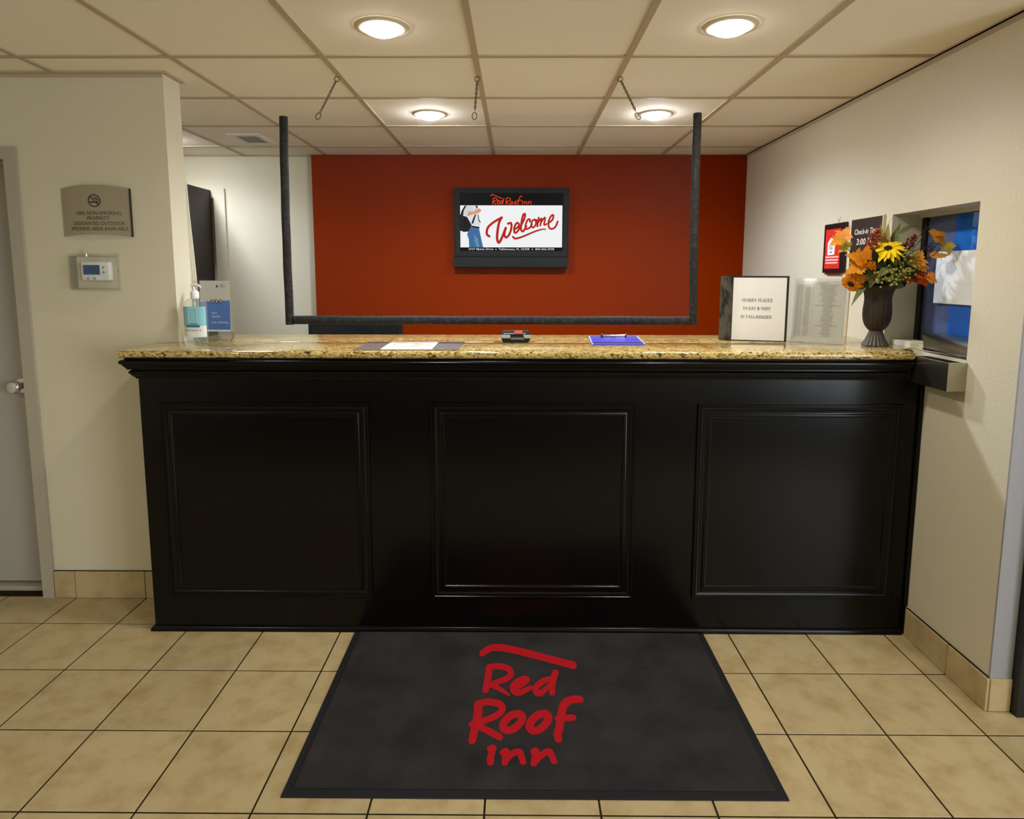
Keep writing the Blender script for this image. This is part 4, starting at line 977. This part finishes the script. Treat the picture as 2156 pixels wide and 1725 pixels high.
# ------------------------------------------------------------------ flowers
def fmat(name, c, c2=None): return mat(name, c, 0.55, spec=0.2, var=(60, c2, 0.35, 0.7) if c2 else None)
F_yel = fmat('petal_yellow', (246, 222, 30), (240, 196, 16)); F_or = fmat('petal_orange', (228, 150, 30), (214, 112, 16))
F_gold = fmat('leaf_gold', (212, 150, 44), (196, 118, 26)); F_peach = fmat('leaf_peach', (226, 156, 76), (206, 120, 46))
F_rust = fmat('leaf_rust', (196, 84, 22), (160, 62, 18)); F_lime = fmat('leaf_lime', (190, 172, 70), (150, 140, 50))
F_green = fmat('leaf_green', (64, 74, 32), (44, 52, 22)); F_dgreen = fmat('leaf_dark_green', (38, 50, 24), (28, 38, 18))
F_sage = fmat('leaf_sage', (112, 116, 70), (84, 88, 48)); F_husk = fmat('husk_straw', (182, 166, 100), (140, 124, 66))
F_stem = fmat('twig_brown', (58, 42, 28)); F_gstem = fmat('stem_green', (86, 94, 48)); F_seed = fmat('seed_dark', (52, 34, 20), (30, 20, 12))
F_plume = fmat('plume_russet', (172, 84, 48), (132, 54, 30)); F_plume2 = fmat('plume_maroon', (132, 58, 34), (98, 40, 24)); F_berry = fmat('berry_green', (172, 168, 88), (134, 136, 62))
def orient(nrm, rollv=0.0):
    X, Y, Z = frame_from(nrm); m = Matrix((X, Y, Z)).transposed().to_4x4()
    return m @ Matrix.Rotation(rollv, 4, 'Z')
def petal_mesh(L, Wd, lift, curl, r0=0.0, nu=6, nv=4, tip=0.75):
    """petal lying along +x, thin but solid"""
    bm = bmesh.new(); top = []; bot = []
    for i in range(nu+1):
        t = i/nu; w = Wd*math.sin(PI*min(1, t*tip+.12))**.8 * (1 if t < .999 else .25)
        rt, rb = [], []
        for j in range(nv+1):
            s = (j/nv*2-1)
            z = lift*t-curl*t*t*L+.10*Wd*(s*s)*1.2
            rt.append(bm.verts.new((r0+L*t, w*s/2, z+.0006))); rb.append(bm.verts.new((r0+L*t, w*s/2, z-.0006)))
        top.append(rt); bot.append(rb)
    for i in range(nu):
        for j in range(nv):
            bm.faces.new((top[i][j], top[i+1][j], top[i+1][j+1], top[i][j+1])); bm.faces.new((bot[i][j+1], bot[i+1][j+1], bot[i+1][j], bot[i][j]))
    for i in range(nu):
        bm.faces.new((top[i+1][0], top[i][0], bot[i][0], bot[i+1][0])); bm.faces.new((top[i][nv], top[i+1][nv], bot[i+1][nv], bot[i][nv]))
    for j in range(nv):
        bm.faces.new((top[nu][j+1], top[nu][j], bot[nu][j], bot[nu][j+1]))
    return bm
def leaf_mesh(outline, L, fold=.25, curl=.3):
    """thin solid leaf from a half outline [(t along, half width)], folded at the midrib"""
    bm = bmesh.new()
    def ring(dz):
        mid = [bm.verts.new((t*L, 0, -curl*t*t*L+dz)) for t, h in outline]
        a = [bm.verts.new((t*L+o, h*L, h*L*fold-curl*t*t*L+dz)) for (t, h), o in zip(outline, [0]*len(outline))]
        b = [bm.verts.new((t*L, -h*L, h*L*fold-curl*t*t*L+dz)) for t, h in outline]
        return mid, a, b
    m1, a1, b1 = ring(.0005); m2, a2, b2 = ring(-.0005); n = len(outline)
    for i in range(n-1):
        bm.faces.new((m1[i], m1[i+1], a1[i+1], a1[i])); bm.faces.new((b1[i], b1[i+1], m1[i+1], m1[i]))
        bm.faces.new((a2[i], a2[i+1], m2[i+1], m2[i])); bm.faces.new((m2[i], m2[i+1], b2[i+1], b2[i]))
        bm.faces.new((a1[i], a1[i+1], a2[i+1], a2[i])); bm.faces.new((b2[i], b2[i+1], b1[i+1], b1[i]))
    return bm
MAPLE = [(0, .02), (.05, .16), (.02, .34), (.16, .30), (.22, .46), (.36, .38), (.40, .54), (.54, .36), (.56, .20), (.66, .26), (.72, .14), (.82, .16), (.88, .06), (1, .01)]
LEAF = [(0, .02), (.10, .12), (.25, .22), (.42, .26), (.60, .22), (.78, .13), (.92, .05), (1, .004)]
HUSK = [(0, .03), (.12, .08), (.30, .13), (.50, .12), (.70, .075), (.86, .035), (1, .004)]
LM = {}
def leaf(parent, kind, L, base, direction, nrm_hint, m, name='leaf', curl=.25, fold=.25):
    key = (kind, L, m.name, curl, fold)
    if key not in LM:
        bm = leaf_mesh({'maple': MAPLE, 'leaf': LEAF, 'husk': HUSK}[kind], L, fold, curl)
        bmesh.ops.recalc_face_normals(bm, faces=bm.faces)
        me = bpy.data.meshes.new(name); bm.to_mesh(me); bm.free(); me.materials.append(m)
        me.polygons.foreach_set('use_smooth', [True]*len(me.polygons)); me.set_sharp_from_angle(angle=.7)
        LM[key] = me
    o = bpy.data.objects.new(name, LM[key]); COL.objects.link(o)
    x = Vector(direction).normalized(); z = Vector(nrm_hint); z = (z-x*z.dot(x)).normalized(); y = z.cross(x)
    mm = Matrix((x, y, z)).transposed().to_4x4(); mm.translation = Vector(base)
    o.parent = parent; o.matrix_parent_inverse = Matrix.Translation(-Vector(parent.location)); o.matrix_basis = mm
    return o
def stem(parent, pts, r=.0018, m=None, name='stem'):
    pts = [Vector(p) for p in smooth_line([tuple(p) for p in pts], 4)]
    return obj(name, tube(pts, r, 6), m or F_gstem, parent, True)
MOUTH = Vector((VX, VY, ZC+.252))
def flower(name, c, nrm, R, n, pm, cm, cr, label, layers=2, width=.02, curl=.25, lift=.004, base=None, skip=None):
    c = Vector(c); t = thing(name, (VX, VY, ZC+.25), label, 'flower')
    Mo = orient(nrm)
    for ly in range(layers):
        me = bpy.data.meshes.new('petal'); L = (R-cr*.7)*(1-.12*ly)
        bm = petal_mesh(L, width, lift+.006*ly, curl*(1-.3*ly)/max(L, .01)*.05, cr*.7); bmesh.ops.recalc_face_normals(bm, faces=bm.faces)
        bm.to_mesh(me); bm.free(); me.materials.append(pm); me.polygons.foreach_set('use_smooth', [True]*len(me.polygons)); me.set_sharp_from_angle(angle=.8)
        for k in range(n):
            o = bpy.data.objects.new('petal', me); COL.objects.link(o); o.parent = t
            o.matrix_parent_inverse = Matrix.Translation(-Vector(t.location))
            mb = Mo @ Matrix.Rotation(2*PI*(k+.5*ly)/n+random.uniform(-.07, .07), 4, 'Z') @ Matrix.Rotation(random.uniform(-.16, .12), 4, 'Y') @ Matrix.Scale(random.uniform(.88, 1.06), 4)
            mb.translation = c+Vector(nrm).normalized()*(.003*ly)
            o.matrix_basis = mb
    bm = lathe([(cr, -.001), (cr*.98, .005), (cr*.75, .009), (cr*.35, .0095), (cr*.1, .007)], c+Vector(nrm).normalized()*.002, 24, axis=nrm)
    obj('flower_centre', bm, cm, t, True)
    b = Vector(base or (VX, VY, ZC+.20)); nn = Vector(nrm).normalized()
    stem(t, [b, b.lerp(c, .5)-nn*.025, c-nn*.012, c-nn*.001], .0022)
    return t
CAMD = Vector((-.48, -.86, .0)).normalized()
flower('yellow_daisy', (1.557, 2.748, 1.634), (-.30, -.56, .74), .070, 15, F_yel, F_seed, .0165, 'large yellow daisy with a dark centre at the middle of the bouquet', 2, .0165, curl=.6)
flower('orange_sunflower', (1.470, 2.775, 1.543), (-.20, -.66, -.42), .060, 16, F_or, F_seed, .018, 'orange sunflower drooping over the left rim of the vase', 3, .021, base=(VX-.02, VY-.01, ZC+.20))
flower('amber_sunflower', (1.438, 2.795, 1.492), (-.72, -.30, -.60), .048, 13, F_or, F_seed, .015, 'lower orange sunflower hanging left, closest to the printed list', 2, .020, base=(VX-.025, VY-.01, ZC+.20))
# maple sprays
def spray(label, stem_pts, leaves, m=None, name='maple_spray'):
    t = thing(name, (VX, VY, ZC+.25), label, 'leaf spray')
    stem(t, stem_pts, .0017, m or F_stem)
    for (kind, L, base, d, nh, mm, curl) in leaves: leaf(t, kind, L, base, d, nh, mm, 'leaf', curl)
    return t
V_ = Vector
spray('maple spray with golden leaves reaching up left over the red notice', [(VX-.02, VY-.02, ZC+.21), (1.50, 2.79, 1.545), (1.43, 2.78, 1.612), (1.392, 2.78, 1.648), (1.372, 2.78, 1.672)],
      [('maple', .0742, (1.372, 2.78, 1.668), (.22, -.1, .55), (-.5, -.8, .3), F_peach, .3), ('maple', .0640, (1.380, 2.775, 1.676), (-.75, -.1, -.25), (-.2, -.7, .7), F_gold, .2),
       ('maple', .0461, (1.398, 2.772, 1.640), (-.3, -.2, .5), (-.5, -.8, .2), F_lime, .2), ('maple', .0435, (1.396, 2.77, 1.646), (-.7, -.1, -.4), (-.4, -.8, .3), F_lime, .2),
       ('maple', .0896, (1.470, 2.765, 1.585), (-.75, -.2, .30), (-.3, -.8, .5), F_or, .2), ('maple', .0819, (1.462, 2.76, 1.565), (-.75, -.2, -.20), (-.2, -.8, .5), F_gold, .3),
       ('maple', .0640, (1.475, 2.762, 1.590), (-.05, -.2, .7), (-.3, -.9, .2), F_or, .2)])
spray('maple spray with golden and peach leaves reaching up right across the window recess', [(VX+.02, VY-.015, ZC+.21), (1.655, 2.77, 1.535), (1.705, 2.72, 1.592), (1.735, 2.69, 1.632), (1.728, 2.68, 1.668), (1.715, 2.68, 1.690)],
      [('maple', .0717, (1.690, 2.68, 1.690), (.8, .05, .12), (-.1, -.5, .9), F_gold, .2), ('maple', .0589, (1.700, 2.675, 1.694), (.45, -.3, -.5), (-.4, -.7, .6), F_gold, .35), ('maple', .0512, (1.702, 2.682, 1.692), (.5, .3, .25), (-.3, -.5, .8), F_peach, .2),
       ('maple', .0563, (1.745, 2.668, 1.660), (.25, -.1, -.8), (-.5, -.8, .1), F_lime, .2),
       ('maple', .0768, (1.668, 2.740, 1.560), (.25, -.1, .75), (-.4, -.9, .1), F_gold, .2), ('maple', .0666, (1.672, 2.735, 1.562), (.85, .0, .05), (-.3, -.8, .5), F_gold, .3),
       ('maple', .0742, (1.712, 2.700, 1.598), (.85, -.05, .22), (-.2, -.4, .9), F_peach, .1)])
spray('maple spray with rust orange leaves low on the right side of the vase', [(VX+.03, VY-.02, ZC+.22), (1.63, 2.765, 1.525), (1.672, 2.74, 1.528), (1.715, 2.72, 1.522)],
      [('maple', .0768, (1.632, 2.755, 1.532), (.6, -.2, -.28), (-.4, -.8, .5), F_rust, .2), ('maple', .0717, (1.668, 2.735, 1.528), (.85, -.1, .02), (-.2, -.7, .7), F_rust, .3), ('maple', .0589, (1.705, 2.715, 1.522), (.8, -.1, -.30), (-.3, -.8, .5), F_or, .3),
       ('maple', .0512, (1.690, 2.72, 1.522), (.3, -.1, -.65), (-.4, -.9, .2), F_rust, .2)])
# russet plumes
def plume(a, b, wd, m, label, n=120):
    a, b = V_(a), V_(b); t = thing('russet_plume', (VX, VY, ZC+.25), label, 'plume')
    stem(t, [(VX, VY-.01, ZC+.21), a-(b-a)*.3, a, b], .0016, F_stem)
    bm = bmesh.new(); X, Y, Z = frame_from(b-a); rr = random.Random(int(a.x*1000))
    for k in range(n):
        u = rr.random(); r = wd*(math.sin(PI*(.12+.8*u))**.7)*(.35+.65*rr.random()); an = rr.uniform(0, 2*PI)
        p = a.lerp(b, u)+X*r*math.cos(an)+Y*r*math.sin(an)
        d = ((p-a.lerp(b, u))*1.0+Z*.012).normalized()
        mm = orient(d); mm.translation = p
        bmesh.ops.create_icosphere(bm, subdivisions=1, radius=1.0, matrix=mm @ Matrix.Diagonal((.0034, .0034, .0066, 1)))
    obj('buds', bm, m, t, True, 2)['kind'] = 'stuff'
plume((1.490, 2.775, 1.605), (1.525, 2.78, 1.716), .027, F_plume, 'russet plume rising left of the yellow daisy', 190)
plume((1.625, 2.775, 1.618), (1.672, 2.76, 1.692), .019, F_plume2, 'maroon plume rising right of the yellow daisy', 130)
# berries
def berries(c, sx, sz, n, label, seed):
    t = thing('berry_spray', (VX, VY, ZC+.25), label, 'berry spray'); rr = random.Random(seed); c = V_(c)
    stem(t, [(VX, VY-.01, ZC+.21), (c.x*.5+VX*.5, 2.79, c.z-.05), c], .0015)
    bm = bmesh.new(); tb = bmesh.new()
    for k in range(n):
        p = c+V_((rr.gauss(0, sx), rr.uniform(-.03, .012), rr.gauss(0, sz)))
        bmesh.ops.create_icosphere(bm, subdivisions=2, radius=rr.uniform(.0040, .0060), matrix=Matrix.Translation(p))
        if k % 2 == 0: tube([p, p.lerp(c+V_((0, .01, -sz)), .7)], .0007, 4, tb)
    obj('berries', bm, F_berry, t, True, 3)['kind'] = 'stuff'
    obj('stalks', tb, F_gstem, t)
berries((1.632, 2.740, 1.580), .019, .026, 64, 'green berry spray just right of the yellow daisy', 1)
berries((1.592, 2.732, 1.540), .026, .018, 56, 'green berry spray at the centre just above the vase rim', 2)
berries((1.560, 2.735, 1.508), .034, .010, 34, 'sparse green berries low over the front of the vase rim', 5)
# foliage
fo = thing('green_foliage', (VX, VY, ZC+.25), 'dark green leaves filling the bouquet above the vase rim', 'foliage')
rr = random.Random(11)
for k in range(6):
    stem(fo, [(VX+rr.uniform(-.02, .02), VY+rr.uniform(-.02, .02), ZC+.20), (VX+rr.uniform(-.05, .05), VY+rr.uniform(-.04, .02), ZC+.27), (VX+rr.uniform(-.08, .08), VY+rr.uniform(-.05, .02), ZC+.33)], .0016)
for k in range(96):
    a = rr.uniform(0, 2*PI); e = rr.uniform(.05, 1.1)
    b = V_((VX+.045*math.cos(a), VY+.035*math.sin(a), ZC+.255+.095*rr.random()))
    leaf(fo, 'leaf', rr.choice((.055, .068, .08)), b, (math.cos(a)*math.cos(e), math.sin(a)*math.cos(e)*.7, math.sin(e)*.9), (-.45+rr.uniform(-.3, .3), -.85, .35+rr.uniform(-.35, .35)), rr.choice((F_green, F_green, F_dgreen, F_dgreen, F_sage)), 'leaf', rr.choice((.1, .5)))
for k in range(70):                                   # the dense heart of the bouquet
    p = V_((1.575+rr.uniform(-.075, .085), 2.772+rr.uniform(-.028, .030), 1.535+rr.uniform(-.050, .060)))
    a = rr.uniform(0, 2*PI)
    leaf(fo, 'leaf', rr.choice((.046, .058, .066)), p, (math.cos(a), rr.uniform(-.4, .1), math.sin(a)*.8), (-.45+rr.uniform(-.3, .3), -.85, .30+rr.uniform(-.4, .4)), rr.choice((F_green, F_dgreen, F_dgreen, F_sage)), 'leaf', rr.choice((.1, .5)))
leaf(fo, 'leaf', .085, (1.640, 2.765, 1.538), (.75, -.15, .10), (-.3, -.7, .6), F_dgreen, 'leaf', .35)
leaf(fo, 'leaf', .080, (1.575, 2.745, 1.565), (-.7, -.3, -.35), (-.3, -.7, .7), F_sage, 'leaf', .3)
leaf(fo, 'leaf', .075, (1.515, 2.762, 1.545), (-.25, -.2, -.7), (-.4, -.9, .2), F_sage, 'leaf', .2)
leaf(fo, 'leaf', .070, (1.498, 2.775, 1.500), (-.75, -.2, -.55), (-.2, -.6, .7), F_green, 'leaf', .6)
leaf(fo, 'husk', .10, (1.492, 2.775, 1.492), (-.6, -.2, -.55), (-.2, -.6, .7), F_sage, 'leaf', .5)
# husks and grasses
hk = thing('straw_husks', (VX, VY, ZC+.25), 'pale straw husk leaves standing up behind the yellow daisy', 'dried husk')
stem(hk, [(VX, VY+.01, ZC+.21), (1.572, 2.815, 1.62), (1.578, 2.81, 1.66)], .002, F_husk)
leaf(hk, 'husk', .125, (1.576, 2.805, 1.622), (.03, -.05, 1), (-.5, -.85, .1), F_husk, 'husk_leaf', .05, .3)
leaf(hk, 'husk', .120, (1.566, 2.81, 1.625), (-.12, -.0, .9), (-.4, -.9, .1), F_husk, 'husk_leaf', -.15, .3)
leaf(hk, 'husk', .135, (1.598, 2.805, 1.622), (.22, -.02, .95), (-.6, -.8, .1), F_sage, 'husk_leaf', .25, .3)
leaf(hk, 'husk', .10, (1.630, 2.80, 1.700), (.6, -.05, .55), (-.3, -.6, .7), F_sage, 'husk_leaf', .5, .3)
stem(hk, [(1.575, 2.81, 1.65), (1.585, 2.81, 1.74), (1.600, 2.805, 1.770), (1.620, 2.80, 1.772)], .0008, F_husk, 'grass_blade')
stem(hk, [(1.59, 2.81, 1.65), (1.618, 2.81, 1.74), (1.642, 2.805, 1.765)], .0008, F_husk, 'grass_blade')
# twiggy branch
tw = thing('twig_branch', (VX, VY, ZC+.25), 'bare dark twig branch fanning out right in front of the window recess', 'branch')
rr = random.Random(4)
stem(tw, [(VX+.02, VY, ZC+.21), (1.63, 2.79, 1.56), (1.655, 2.77, 1.605), (1.668, 2.755, 1.63)], .0018, F_stem)
bm = bmesh.new()
def grow(p, d, L, depth):
    pts = [p]; q_ = p.copy(); dd = d.copy()
    for k in range(4):
        dd = (dd+V_((rr.gauss(0, .16), rr.gauss(0, .08), rr.gauss(0, .16)))).normalized(); q_ = q_+dd*(L/4); pts.append(q_.copy())
    q_.x = min(q_.x, 1.79)
    pts[-1].x = min(pts[-1].x, 1.79)
    tube(pts, [.0016, .0014, .0013, .0011, .0008] if depth else [.0011, .0010, .0009, .0008, .0006], 5, bm)
    if depth:
        for k in (2, 3):
            grow(pts[k], (dd+V_((rr.uniform(-.3, .5), rr.uniform(-.3, .1), rr.uniform(-.6, .6)))).normalized(), L*.55, depth-1)
for e in (1.12, .86, .58, .34, .12):
    grow(V_((1.655+.01*rr.random(), 2.765, 1.600+.03*e)), V_((math.cos(e), -.12, math.sin(e))).normalized(), .092 if e < .9 else .125, 2 if e < 1 else 1)
obj('twigs', bm, F_stem, tw, True)
